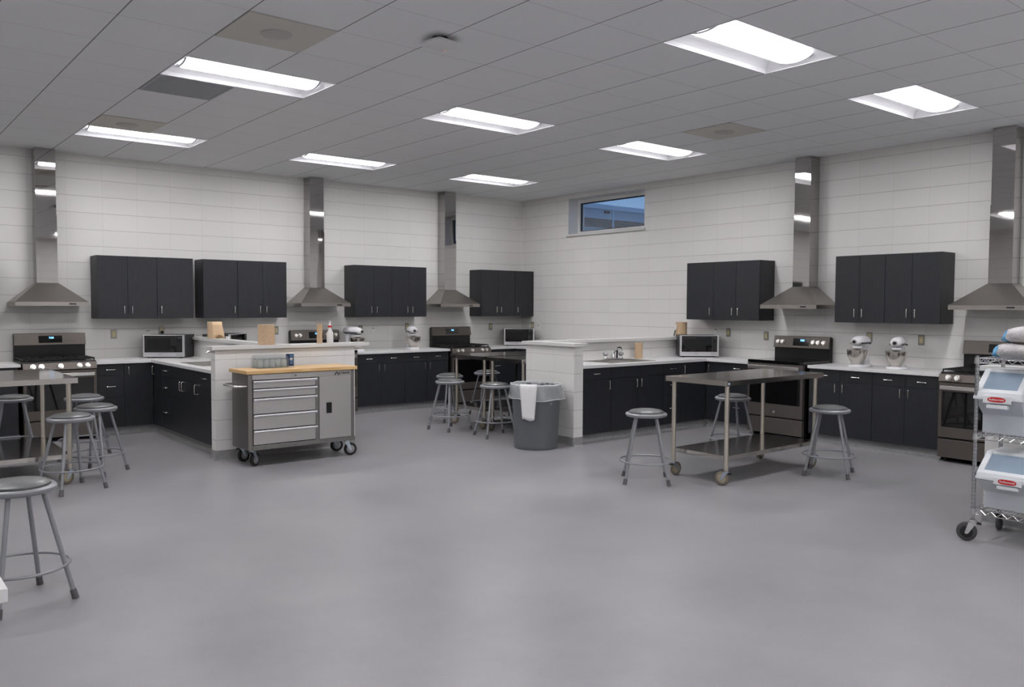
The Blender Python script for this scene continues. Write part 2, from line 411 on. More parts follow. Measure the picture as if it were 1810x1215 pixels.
B('glazing_bead', M_frame, win, (D-.03, D-.005, WY0+.05, WY1-.05, WZ0+.065, WZ0+.075), (D-.03, D-.005, WY0+.05, WY1-.05, WZ1-.078, WZ1-.06),
  (D-.03, D-.005, WY0+.05, WY0+.075, WZ0+.075, WZ1-.078), (D-.03, D-.005, WY1-.075, WY1-.05, WZ0+.075, WZ1-.078))
B('window_glass', mat('pane_glass', (235, 245, 250), .02, alpha=.12), win, (D-.02, D-.014, WY0+.075, WY1-.075, WZ0+.075, WZ1-.078))
# outside wall mass round the opening
struct(B('wall_outside', M_wall_plain, None, (D, D+.06, RY0, WY0+.04, 0, 4.2), (D, D+.06, WY1-.04, .4, 0, 4.2), (D, D+.06, WY0+.04, WY1-.04, 0, WZ0+.05), (D, D+.06, WY0+.04, WY1-.04, WZ1-.05, 4.2)))
# roof above keeps the sky out
struct(B('ceiling_roof', M_wall_plain, None, (RX0-.2, D+.06, RY0-.2, .2, 4.2, 4.3)))
struct(B('wall_outer_shell', M_wall_plain, None, (RX0-.2, D, .02, .12, 0, 4.2), (RX0-.2, RX0-.05, RY0-.2, .02, 0, 4.2), (RX0-.2, D, RY0-.2, RY0-.05, 0, 4.2)))

# building across the yard: brick band, pale metal cladding, parapet
nb = thing('neighbouring_building', 'low brick and pale blue metal-clad building outside the high window', 'building', (14, 8, 0), 0)
M_brick = mat('outside_brick', (112, 78, 66), .85)
uvn = N(M_brick, 'ShaderNodeTexCoord'); bt = N(M_brick, 'ShaderNodeTexBrick'); bt.inputs['Scale'].default_value = 1
bt.inputs['Brick Width'].default_value = .3; bt.inputs['Row Height'].default_value = .08; bt.inputs['Mortar Size'].default_value = .008
bt.inputs['Color1'].default_value = rgb((122, 86, 78)); bt.inputs['Color2'].default_value = rgb((84, 74, 74)); bt.inputs['Mortar'].default_value = rgb((120, 116, 112))
mpn = N(M_brick, 'ShaderNodeMapping'); mpn.inputs['Rotation'].default_value = (PI/2, 0, 0)
L(M_brick, uvn.outputs['Object'], mpn.inputs[0]); L(M_brick, mpn.outputs[0], bt.inputs['Vector']); L(M_brick, bt.outputs['Color'], P(M_brick).inputs['Base Color'])
M_clad = mat('metal_cladding', (168, 190, 205), .5); M_clad2 = mat('metal_fascia', (206, 226, 240), .5)
B('lower_wall', mat('pale_lower_wall', (176, 190, 192), .8), nb, (-13, 16, .04, 10, 0, 4.125))
B('brick_band', M_brick, nb, (-13, 16, .02, 10, 4.126, 4.40))
B('cladding', M_clad, nb, (-13, 16, -.0, 10, 4.401, 4.71))
B('parapet', M_clad2, nb, (-13.1, 16.1, -.06, 10, 4.711, 4.86))
B('downpipe', M_clad2, nb, (-3.48, -3.44, -.05, -.001, 0, 4.71))
B('wall_vent', M_gap, nb, (-3.86, -3.62, -.03, -.001, 4.59, 4.665))
ground = struct(B('floor_outside', mat('asphalt', (80, 82, 84), .9), None, (.36, 60, -30, 60, -.2, -.1)))

# ================================================================ ceiling fixtures
def make_light():
    t = thing('ceiling_light', '', 'light')
    Lx, Ly, h = 2*T, T, .066
    e = .008; x0, x1, y0, y1 = e, Lx-e, e, Ly-e
    b = MB()
    # rim flange
    for r in ((0, Lx, 0, e), (0, Lx, Ly-e, Ly), (0, e, e, Ly-e), (Lx-e, Lx, e, Ly-e)): b.box(*r, -.003, .006)
    # curved side reflectors and sloped ends
    ic, hw = Ly/2, .15; n = 7
    for sgn in (-1, 1):
        pts = []
        for k in range(n+1):
            u = k/n; y = (Ly/2-e) + (hw-(Ly/2-e))*u; z = h*math.sin(u*PI/2)**.8 if u else 0
            pts.append((ic+sgn*y, z))
        for (ya, za), (yb, zb) in zip(pts, pts[1:]): b.poly([(x0, ya, za), (x1, ya, za), (x1, yb, zb), (x0, yb, zb)])
    b.poly([(x0, ic-hw, h), (x1, ic-hw, h), (x1, ic+hw, h), (x0, ic+hw, h)])
    for xa, xb in ((x0, x0+.09), (x1, x1-.09)):
        b.poly([(xa, y0, 0), (xa, y1, 0), (xb, y1-.02, h), (xb, y0+.02, h)])
    b.box(-.004, Lx+.004, -.004, Ly+.004, h+.004, h+.02)
    b.build('reflector', M_trough, t)
    # bowed lens
    b = MB(); seg = 8; A = []; R = .155
    for k in range(seg+1):
        th = PI*k/seg; A.append((ic-R*math.cos(th), h-.004-.058*math.sin(th)))
    for xa in (0,):
        for (ya, za), (yb, zb) in zip(A, A[1:]): b.poly([(.10, ya, za), (Lx-.10, ya, za), (Lx-.10, yb, zb), (.10, yb, zb)])
    b.build('lens', M_bulb, t)
    for xa in (.10, Lx-.10):
        b = MB(); b.poly([(xa, y_, z_) for y_, z_ in A]); b.build('lens_end', M_bulb, t)
    for xa in (.055, Lx-.070):
        b = MB(); arc = [(ic-R*1.0*math.cos(PI*k/14), h-.002-.060*math.sin(PI*k/14)) for k in range(15)]; arc2 = [(ic-R*.93*math.cos(PI*k/14), h-.002-.052*math.sin(PI*k/14)) for k in range(15)]
        for k in range(14):
            q_ = [arc[k], arc[k+1], arc2[k+1], arc2[k]]; b.prism(q_, xa, xa+.012, fn=lambda a, q, c: (c, a, q))
        b.build('end_bracket', mat('bracket_grey', (170, 172, 176), .4), t)
    return t
LL = {(0,0): 'recessed ceiling light nearest the far left hood, farthest left in the room', (1,0): 'middle of the three recessed ceiling lights nearest the back wall',
 (2,0): 'small recessed ceiling light near the far corner where the two walls meet', (0,1): 'recessed ceiling light at upper left, beside the dark return grille',
 (1,1): 'recessed ceiling light in the centre of the ceiling, beyond the small white wireless unit', (2,1): 'recessed ceiling light above and right of the high window',
 (1,2): 'largest nearest recessed ceiling light at the top of the photo, right of centre', (2,2): 'recessed ceiling light at the far right above the chimney hoods'}
lp = make_light(); used = False
for (a, j), (x, y) in sorted(spots.items()):
    lab = LL.get((a, j), 'recessed ceiling light outside the view, %s column from right wall, %s row from back wall' % (('fourth', 'third', 'second', 'first')[a+1], ('first', 'second', 'third', 'fourth', 'fifth')[j]))
    clone(lp, used, (x, y, H), 0, lab, 'recessed two by four foot ceiling lights' if (a, j) in LL else 'ceiling lights outside the view'); used = True

def tile_xy(i, k): return X0+i*T, Y0+k*T
def diffuser(i, k, label):
    x, y = tile_xy(i, k); t = thing('air_diffuser', label, 'air vent', (x+T/2, y+T/2, H), group='square air diffusers in the ceiling')
    m = mat('diffuser_beige', (205, 201, 193), .6); h = T/2-.004
    b = MB(); b.hexa([(-h, -h, -.008), (h, -h, -.008), (h, h, -.008), (-h, h, -.008)], [(-h, -h, -.001), (h, -h, -.001), (h, h, -.001), (-h, h, -.001)]); b.build('face_panel', m, t)
    b = MB(); b.lathe([(.105, -.0085), (.1, -.016), (.075, -.022), (0, -.024)], seg=32); b.build('centre_cone', mat('diffuser_cone', (186, 183, 177), .6), t, smooth=True)
diffuser(0, -7, 'large beige ceiling air diffuser with round centre, top left')
diffuser(8, -7, 'beige ceiling air diffuser with round centre between two lights at right')
diffuser(0, -1, 'beige ceiling air diffuser next to the far left ceiling light')
x, y = tile_xy(0, -4)
t = thing('return_grille', 'dark grey square return grille in the ceiling beside a light', 'air vent', (x, y, H))
B('frame', mat('grille_frame', (170, 172, 175), .6), t, (.003, T-.003, .003, .022, -.006, -.001), (.003, T-.003, T-.022, T-.003, -.006, -.001), (.003, .022, .022, T-.022, -.006, -.001), (T-.022, T-.003, .022, T-.022, -.006, -.001))
b = MB(); q = .0225
while q < T-.03: b.box(q, q+.004, .0225, T-.0225, -.005, -.002); q += .0125
b.build('fins', mat('grille_fin', (196, 198, 200), .6), t)
B('backing', mat('grille_shadow', (150, 152, 155), .9), t, (.0225, T-.0225, .0225, T-.0225, -.002, -.0012))

t = thing('wireless_unit', 'small square white electronic unit hanging under the ceiling with tiny orange lamps', 'wireless unit', (-6.13, -6.48, H), rad(8))
b = MB(); b.lathe([(0, -.001), (.055, -.001), (.055, -.03), (0, -.03)], seg=20); b.build('mount', M_black, t)
def rsq(h, z, r, n=5):
    out = []
    for cx, cy_, a0 in ((h-r, h-r, 0), (-h+r, h-r, PI/2), (-h+r, -h+r, PI), (h-r, -h+r, 3*PI/2)):
        for k in range(n): out.append((cx+r*math.cos(a0+k*PI/2/(n-1)), cy_+r*math.sin(a0+k*PI/2/(n-1)), z))
    return out
b = MB(); b.loft([rsq(.098, -.03, .02), rsq(.105, -.038, .025), rsq(.105, -.05, .025), rsq(.08, -.064, .03)]); b.build('housing', mat('unit_white', (226, 226, 226), .5), t, smooth=True)
MB().cyl((.07, .028, -.056), (.07, .028, -.0645), .0045).build('status_lamp', M_oled, t); MB().cyl((.08, .012, -.054), (.08, .012, -.0625), .0045).build('status_lamp', M_oled, t)
MB().cyl((.086, -.015, -.05), (.086, -.015, -.0605), .004).build('status_lamp', M_gled, t)
# ================================================================ cabinets
def slab(rects, holes, z0, z1):
    xs = sorted({round(v, 4) for r in rects+holes for v in r[:2]}); ys = sorted({round(v, 4) for r in rects+holes for v in r[2:4]})
    def inside(x, y): return any(r[0] < x < r[1] and r[2] < y < r[3] for r in rects) and not any(r[0] < x < r[1] and r[2] < y < r[3] for r in holes)
    nx, ny = len(xs)-1, len(ys)-1
    I = [[inside((xs[i]+xs[i+1])/2, (ys[j]+ys[j+1])/2) for j in range(ny)] for i in range(nx)]
    b = MB()
    g = lambda i, j: 0 <= i < nx and 0 <= j < ny and I[i][j]
    for i in range(nx):
        for j in range(ny):
            if not I[i][j]: continue
            x0, x1, y0, y1 = xs[i], xs[i+1], ys[j], ys[j+1]
            b.poly([(x0,y0,z1),(x1,y0,z1),(x1,y1,z1),(x0,y1,z1)]); b.poly([(x0,y0,z0),(x0,y1,z0),(x1,y1,z0),(x1,y0,z0)])
            if not g(i-1, j): b.poly([(x0,y0,z0),(x0,y0,z1),(x0,y1,z1),(x0,y1,z0)])
            if not g(i+1, j): b.poly([(x1,y0,z0),(x1,y1,z0),(x1,y1,z1),(x1,y0,z1)])
            if not g(i, j-1): b.poly([(x0,y0,z0),(x1,y0,z0),(x1,y0,z1),(x0,y0,z1)])
            if not g(i, j+1): b.poly([(x0,y1,z0),(x0,y1,z1),(x1,y1,z1),(x1,y1,z0)])
    bmesh.ops.remove_doubles(b.bm, verts=b.bm.verts, dist=1e-4)
    bmesh.ops.dissolve_limit(b.bm, angle_limit=rad(1), verts=b.bm.verts, edges=b.bm.edges)
    return b
CTZ = .90; CBZ = .865
def pull(parent, x, y, z, horiz, ln=.1):
    h = ln/2; d = .026
    pts = [(-h, 0, 0), (-h, -d*.6, 0), (-h+.006, -d*.93, 0), (-h+.014, -d, 0), (h-.014, -d, 0), (h-.006, -d*.93, 0), (h, -d*.6, 0), (h, 0, 0)]
    if not horiz: pts = [(0, p[1], p[0]) for p in pts]
    b = MB(); b.tube([(x+p[0], y+p[1], z+p[2]) for p in pts], .0045, seg=6)
    o = b.build('handle', M_nickel, parent, smooth=True); o['label'] = 'bright metal bow handle'; return o
def base_cab(label, w, kind, loc, rz, depth=.60, group='charcoal base cabinets', toe=True):
    t = thing('base_cabinet', label, 'cabinet', loc, rz, group)
    fy = -depth; g = .0018
    bx = [(.001, w-.001, fy+.022, -.002, .104, CBZ-.001)]
    if kind == 'sink': bx = [(.001, w-.001, fy+.022, -.002, .104, .69), (.001, .019, fy+.022, -.002, .69, CBZ-.001), (w-.019, w-.001, fy+.022, -.002, .69, CBZ-.001), (.019, w-.019, fy+.022, fy+.032, .69, CBZ-.001)]
    if toe: bx.append((.001, w-.001, fy+.075, fy+.095, .002, .104))
    B('carcass', M_lamside, t, *bx)
    def front(name, x0, x1, z0, z1):
        o = MB().box(x0+g, x1-g, fy, fy+.0205, z0+g, z1-g).build(name, M_lam, t, bevel=.001); return o
    zt, zm, zl, zb = CBZ-.003, .728, .462, .105
    if kind == 'DD2':
        for k in (0, 1):
            x0, x1 = k*w/2, (k+1)*w/2
            d = front('drawer', x0, x1, zm, zt); pull(d, (x0+x1)/2, fy, (zm+zt)/2-.002, True)
            d = front('door', x0, x1, zb, zm); pull(d, (x1-.045) if k == 0 else (x0+.045), fy, .655, False)
    elif kind in ('D1l', 'D1r'):
        d = front('drawer', 0, w, zm, zt); pull(d, w/2, fy, (zm+zt)/2, True)
        d = front('door', 0, w, zb, zm); pull(d, w-.045 if kind == 'D1r' else .045, fy, .655, False)
    elif kind == '3D':
        for z0, z1 in ((zm, zt), (zl, zm), (zb, zl)):
            d = front('drawer', 0, w, z0, z1); pull(d, w/2, fy, (z0+z1)/2+(.02 if z0 == zb else 0), True)
    elif kind in ('doorl', 'doorr'):
        d = front('door', 0, w, zb, zt); pull(d, w-.045 if kind == 'doorr' else .045, fy, .775, False)
    elif kind == 'sink':
        front('false_front', 0, w, zm, zt)
        for k in (0, 1):
            d = front('door', k*w/2, (k+1)*w/2, zb, zm); pull(d, w/2-.04 if k == 0 else w/2+.04, fy, .655, False)
    elif kind == 'panel': front('panel', 0, w, zb, zt)
    return t
def toe_cove(label, segs):
    b = MB()
    for (x0, y0, x1, y1, nx, ny) in segs:
        prof = [(0, 0), (.05, 0), (.032, .006), (.018, .018), (.010, .04), (.008, .10), (0, .10)]
        b.loft([[(x0+nx*p, y0+ny*p, z) for p, z in prof], [(x1+nx*p, y1+ny*p, z) for p, z in prof]])
    return b
def upper_cab(label, w, kind, loc, rz, group='charcoal wall cabinets'):
    t = thing('wall_cabinet', label, 'cabinet', (loc[0], loc[1], 1.397), rz, group)
    h, d = .768, .33
    B('carcass', M_lamside, t, (.001, w-.001, -d+.0215, -.001, 0, h-.001))
    xs = [0, w/2, w] if kind == 'pair' else [0, w]
    for i, (x0, x1) in enumerate(zip(xs, xs[1:])):
        o = MB().box(x0+.0018, x1-.0018, -d, -d+.0205, .002, h-.003).build('door', M_lam, t, bevel=.001)
        hx = (x1-.045 if i == 0 else x0+.045) if kind == 'pair' else (w-.045 if kind == 'right' else .045)
        pull(o, hx, -d, .11, False)
    return t
def counter(name, label, rects, holes=[]):
    o = slab(rects, holes, CBZ, CTZ).build(name, M_counter, None, bevel=.003); return tag(o, label, 'worktop', 'white worktops')
R90 = -PI/2
GU = 'charcoal wall cabinets'
# wall cabinets on the back wall
upper_cab('charcoal wall cabinet cut by the left photo edge, left of the first hood', .8, 'pair', (-8.79, -.001), 0)
upper_cab('two-door charcoal wall cabinet just right of the far left hood', .69, 'pair', (-6.92, -.001), 0)
upper_cab('one-door charcoal wall cabinet above the left microwave, second right of the far left hood', .448, 'left', (-6.229, -.001), 0)
upper_cab('one-door charcoal wall cabinet with a wide door above the left partition', .453, 'right', (-5.655, -.001), 0)
upper_cab('two-door charcoal wall cabinet touching the left side of the second hood', .69, 'pair', (-5.2, -.001), 0)
upper_cab('two-door charcoal wall cabinet touching the right side of the second hood', .624, 'pair', (-3.455, -.001), 0)
upper_cab('two-door charcoal wall cabinet left of the third hood', .624, 'pair', (-2.83, -.001), 0)
upper_cab('two-door charcoal wall cabinet right of the third hood', .713, 'pair', (-1.135, -.001), 0)
upper_cab('one-door charcoal wall cabinet in the far corner above a microwave', .415, 'left', (-.42, -.001), 0)
# wall cabinets on the right wall
upper_cab('one-door charcoal wall cabinet on the right wall, farthest left of that wall', .448, 'right', (-.001, -3.924), R90)
upper_cab('two-door charcoal wall cabinet left of the electric range hood on the right wall', .705, 'pair', (-.001, -4.373), R90)
upper_cab('two-door charcoal wall cabinet right of the electric range hood on the right wall', .592, 'pair', (-.001, -6.102), R90)
upper_cab('two-door charcoal wall cabinet left of the rightmost hood', .60, 'pair', (-.001, -6.695), R90)

# base cabinets: back wall
base_cab('charcoal base cabinet left of the far left range, mostly outside the photo', .8, 'DD2', (-8.61, -.001, 0), 0)
base_cab('three-drawer charcoal base cabinet right of the far left range', .305, '3D', (-7.005, -.001, 0), 0)
base_cab('charcoal corner base cabinet with one tall door, in the left corner under the microwave', .33, 'doorl', (-6.70, -.001, 0), 0)
base_cab('charcoal base cabinet hidden behind the left partition wall', .60, 'DD2', (-4.97, -.001, 0), 0)
base_cab('charcoal base cabinet with two drawers and two doors right of the electric back range', .81, 'DD2', (-3.58, -.001, 0), 0)
base_cab('charcoal two-door base cabinet under the back wall mixer, left of the gas range', .79, 'DD2', (-2.77, -.001, 0), 0)
base_cab('three-drawer charcoal base cabinet right of the back gas range', .30, '3D', (-1.155, -.001, 0), 0)
base_cab('charcoal corner base cabinet below the far corner microwave', .24, 'doorl', (-.855, -.001, 0), 0)
# left peninsula, faces left
xp = -5.771
base_cab('narrow charcoal base cabinet door next to the left inner corner', .33, 'doorl', (xp, -.62, 0), R90)
base_cab('three-drawer charcoal base cabinet on the left peninsula', .345, '3D', (xp, -.951, 0), R90)
base_cab('charcoal sink base cabinet with two doors on the left peninsula', .84, 'sink', (xp, -1.297, 0), R90)
base_cab('charcoal base cabinet with drawer and door at the near end of the left peninsula', .66, 'D1l', (xp, -2.138, 0), R90)
# east side of the left partition
base_cab('charcoal sink base cabinet hidden behind the tool cart wall', 1.0, 'sink', (-5.669, -1.70, 0), PI/2)
base_cab('charcoal base cabinet at the near end behind the tool cart wall', 1.0, 'DD2', (-5.669, -2.798, 0), PI/2)
# far corner, right wall
base_cab('charcoal base cabinet along the right wall beyond the small table', .60, '3D', (-.001, -.62, 0), R90)
base_cab('two-door charcoal base cabinet along the right wall beyond the trash can', 1.0, 'DD2', (-.001, -1.221, 0), R90)
base_cab('charcoal base cabinet against the far side of the right partition', 1.0, 'DD2', (-.001, -2.222, 0), R90)
# right peninsula, faces the camera
yp, dp = -3.831, .645
base_cab('charcoal base cabinet with drawer and door beside the right partition end, left of the sink', .50, 'D1r', (-2.858, yp, 0), 0, dp)
base_cab('charcoal sink base cabinet with two doors on the right peninsula', .922, 'sink', (-2.357, yp, 0), 0, dp)
base_cab('three-drawer charcoal base cabinet right of the right peninsula sink', .335, '3D', (-1.434, yp, 0), 0, dp)
base_cab('charcoal base cabinet with a tall door at the right peninsula inner corner', .485, 'doorl', (-1.098, yp, 0), 0, dp)
# right wall
base_cab('charcoal corner base cabinet with a tall door on the right wall', .29, 'doorl', (-.001, -4.475-.015, 0), R90)
base_cab('three-drawer charcoal base cabinet left of the electric range on the right wall', .36, '3D', (-.001, -4.781, 0), R90)
base_cab('charcoal two-door base cabinet right of the electric range on the right wall', .76, 'DD2', (-.001, -5.955, 0), R90)
base_cab('charcoal base cabinet with two drawers and two doors left of the rightmost gas range', .72, 'DD2', (-.001, -6.716, 0), R90)
base_cab('charcoal base cabinet hidden behind the wire rack at the right edge', .60, 'D1l', (-.001, -8.215, 0), R90)
base_cab('charcoal base cabinet behind the far right partition end', 1.3, 'sink', (-1.40, -9.519, 0), PI)
base_cab('charcoal peninsula cabinet cut off at the bottom left edge of the photo', 1.6, 'DD2', (-10.70, -8.38, 0), 0, .585)

# cove base under the toe kicks
def toe(name, segs): return tag(struct(toe_cove('', segs).build(name, M_base)), None)
toe('baseboard_back_left', [(-9.4, -.53, -7.79, -.53, 0, -1), (-7.0, -.53, -6.30, -.53, 0, -1), (-6.296, -.53, -6.296, -2.80, -1, 0)])
toe('baseboard_back_centre', [(-3.58, -.53, -1.98, -.53, 0, -1), (-1.155, -.53, -.53, -.53, 0, -1), (-.53, -.53, -.53, -3.69, -1, 0)])
toe('baseboard_right_peninsula', [(-2.858, -4.401, -.53, -4.401, 0, -1), (-.53, -4.40, -.53, -5.14, -1, 0), (-.53, -5.955, -.53, -7.437, -1, 0)])

# worktops
sinkL = (-6.27, -5.86, -2.10, -1.40); sinkR = (-2.30, -1.52, -4.40, -3.95)
counter('countertop', 'pale worktop at the left edge beside the far left range', [(-9.4, -7.785, -.635, -.001)])
counter('countertop', 'L-shaped pale worktop with the left microwave and a sink, ending at the left partition', [(-7.008, -5.771, -.635, -.001), (-6.40, -5.771, -2.799, -.635)], [sinkL])
counter('countertop', 'pale worktop hidden behind the left partition, left of the back electric range', [(-5.669, -4.362, -.635, -.001), (-5.669, -5.04, -2.799, -.635)])
counter('countertop', 'straight pale worktop with two white mixers on the back wall', [(-3.585, -1.965, -.635, -.001)])
counter('countertop', 'pale corner worktop under the far corner microwave', [(-1.16, -.001, -.635, -.001), (-.635, -.001, -3.689, -.635)])
counter('countertop', 'L-shaped pale worktop with sink and faucet on the right peninsula', [(-2.859, -.001, -4.505, -3.831), (-.635, -.001, -5.138, -4.505)], [sinkR])
counter('countertop', 'straight pale worktop with two white mixers on the right wall', [(-.635, -.001, -7.437, -5.95)])
counter('countertop', 'pale worktop behind the wire rack at the right edge', [(-.635, -.001, -9.519, -8.21), (-2.759, -.635, -9.519, -8.90)])
counter('countertop', 'pale worktop corner at the bottom left edge of the photo', [(-12.1, -9.077, -8.99, -8.34)])

# ================================================================ sinks and faucets
def sink(label, r, fdir):
    x0, x1, y0, y1 = r; cx, cy_ = (x0+x1)/2, (y0+y1)/2
    t = thing('kitchen_sink', label, 'sink', (cx, cy_, CTZ), group='double-bowl steel sinks')
    hx, hy = (x1-x0)/2, (y1-y0)/2; b = MB()
    long_x = hx > hy
    rim = .022
    # bowls as open boxes hanging in the cut-out
    if long_x: bowls = [(-hx+rim, -rim/2, -hy+rim, hy-.07), (rim/2, hx-rim, -hy+rim, hy-.07)]
    else: bowls = [(-hx+rim, hx-.07, -hy+rim, -rim/2), (-hx+rim, hx-.07, rim/2, hy-rim)]
    deck = slab([(-hx-.012, hx+.012, -hy-.012, hy+.012)], [b_ for b_ in bowls], .0008, .006)
    deck.build('deck', M_steel, t, bevel=.0015)
    for bw in bowls:
        m = MB(); z = -.17; i = .012
        a = [(bw[0], bw[2]), (bw[1], bw[2]), (bw[1], bw[3]), (bw[0], bw[3])]; c = [(bw[0]+i, bw[2]+i), (bw[1]-i, bw[2]+i), (bw[1]-i, bw[3]-i), (bw[0]+i, bw[3]-i)]
        R = [[(*p, .0006) for p in a], [(*p, z+.02) for p in c], [(p[0]*.97+((bw[0]+bw[1])/2)*.03, p[1]*.97+((bw[2]+bw[3])/2)*.03, z) for p in c]]
        rows = [[m.bm.verts.new(p) for p in rr] for rr in R]
        for A, Bq in zip(rows, rows[1:]):
            for k in range(4): m.bm.faces.new((A[k], A[(k+1) % 4], Bq[(k+1) % 4], Bq[k]))
        m.bm.faces.new(rows[-1]); m.build('bowl', M_steel, t)
    return t
sink('double-bowl steel sink in the left peninsula worktop', sinkL, 'x')
sink('double-bowl steel sink in the right peninsula worktop', sinkR, 'y')
M_knob = mat('clear_knob', (225, 230, 232), .08, trans=.6)
def faucet(label, loc, rz):
    t = thing('faucet', label, 'faucet', loc, rz, 'chrome faucets with round clear handles')
    b = MB(); b.loft([[(x, y, z) for x, y in ((-.135,-.025),(.135,-.025),(.145,0),(.135,.025),(-.135,.025),(-.145,0))] for z in (0, .016)]); b.build('base_plate', M_chrome, t, bevel=.003)
    b = MB(); b.lathe([(.026, .016), (.024, .05), (.02, .06), (.02, .085), (.016, .095), (0, .097)], seg=16); b.build('spout_body', M_chrome, t, smooth=True)
    b = MB(); b.tube([(0, 0, .07), (0, -.05, .115), (0, -.12, .14), (0, -.19, .132), (0, -.205, .118)], .011, 10); b.build('spout', M_chrome, t, smooth=True)
    for s in (-1, 1):
        b = MB(); b.lathe([(.022, .016), (.018, .035), (.012, .045), (0, .046)], c=(s*.112, 0, 0), seg=14); h = b.build('valve', M_chrome, t, smooth=True)
        b = MB(); b.lathe([(0, .04), (.022, .046), (.034, .062), (.034, .08), (.024, .094), (0, .098)], c=(s*.112, 0, 0), seg=12); q = b.build('valve_knob', M_knob, h); q['label'] = 'round faceted clear knob'
    return t
f1 = faucet('chrome faucet with round clear knobs on the right sink', (-1.82, -3.985, CTZ+.007), -.25)
faucet('chrome faucet on the left sink, hidden by the left partition', (-5.905, -1.75, CTZ+.007), R90)
t = thing('sink_sprayer', 'black side sprayer standing beside the right sink faucet', 'sprayer', (-1.768, -4.00, CTZ+.007))
b = MB(); b.lathe([(.02, 0), (.02, .008), (.013, .02), (.011, .10), (0, .102)], seg=12); b.build('holder', M_black, t, smooth=True)
b = MB(); b.tube([(0, 0, .09), (0, -.004, .125), (0, -.02, .145), (0, -.05, .150), (0, -.07, .138)], .013, 10); b.build('spray_head', M_black, t, smooth=True)

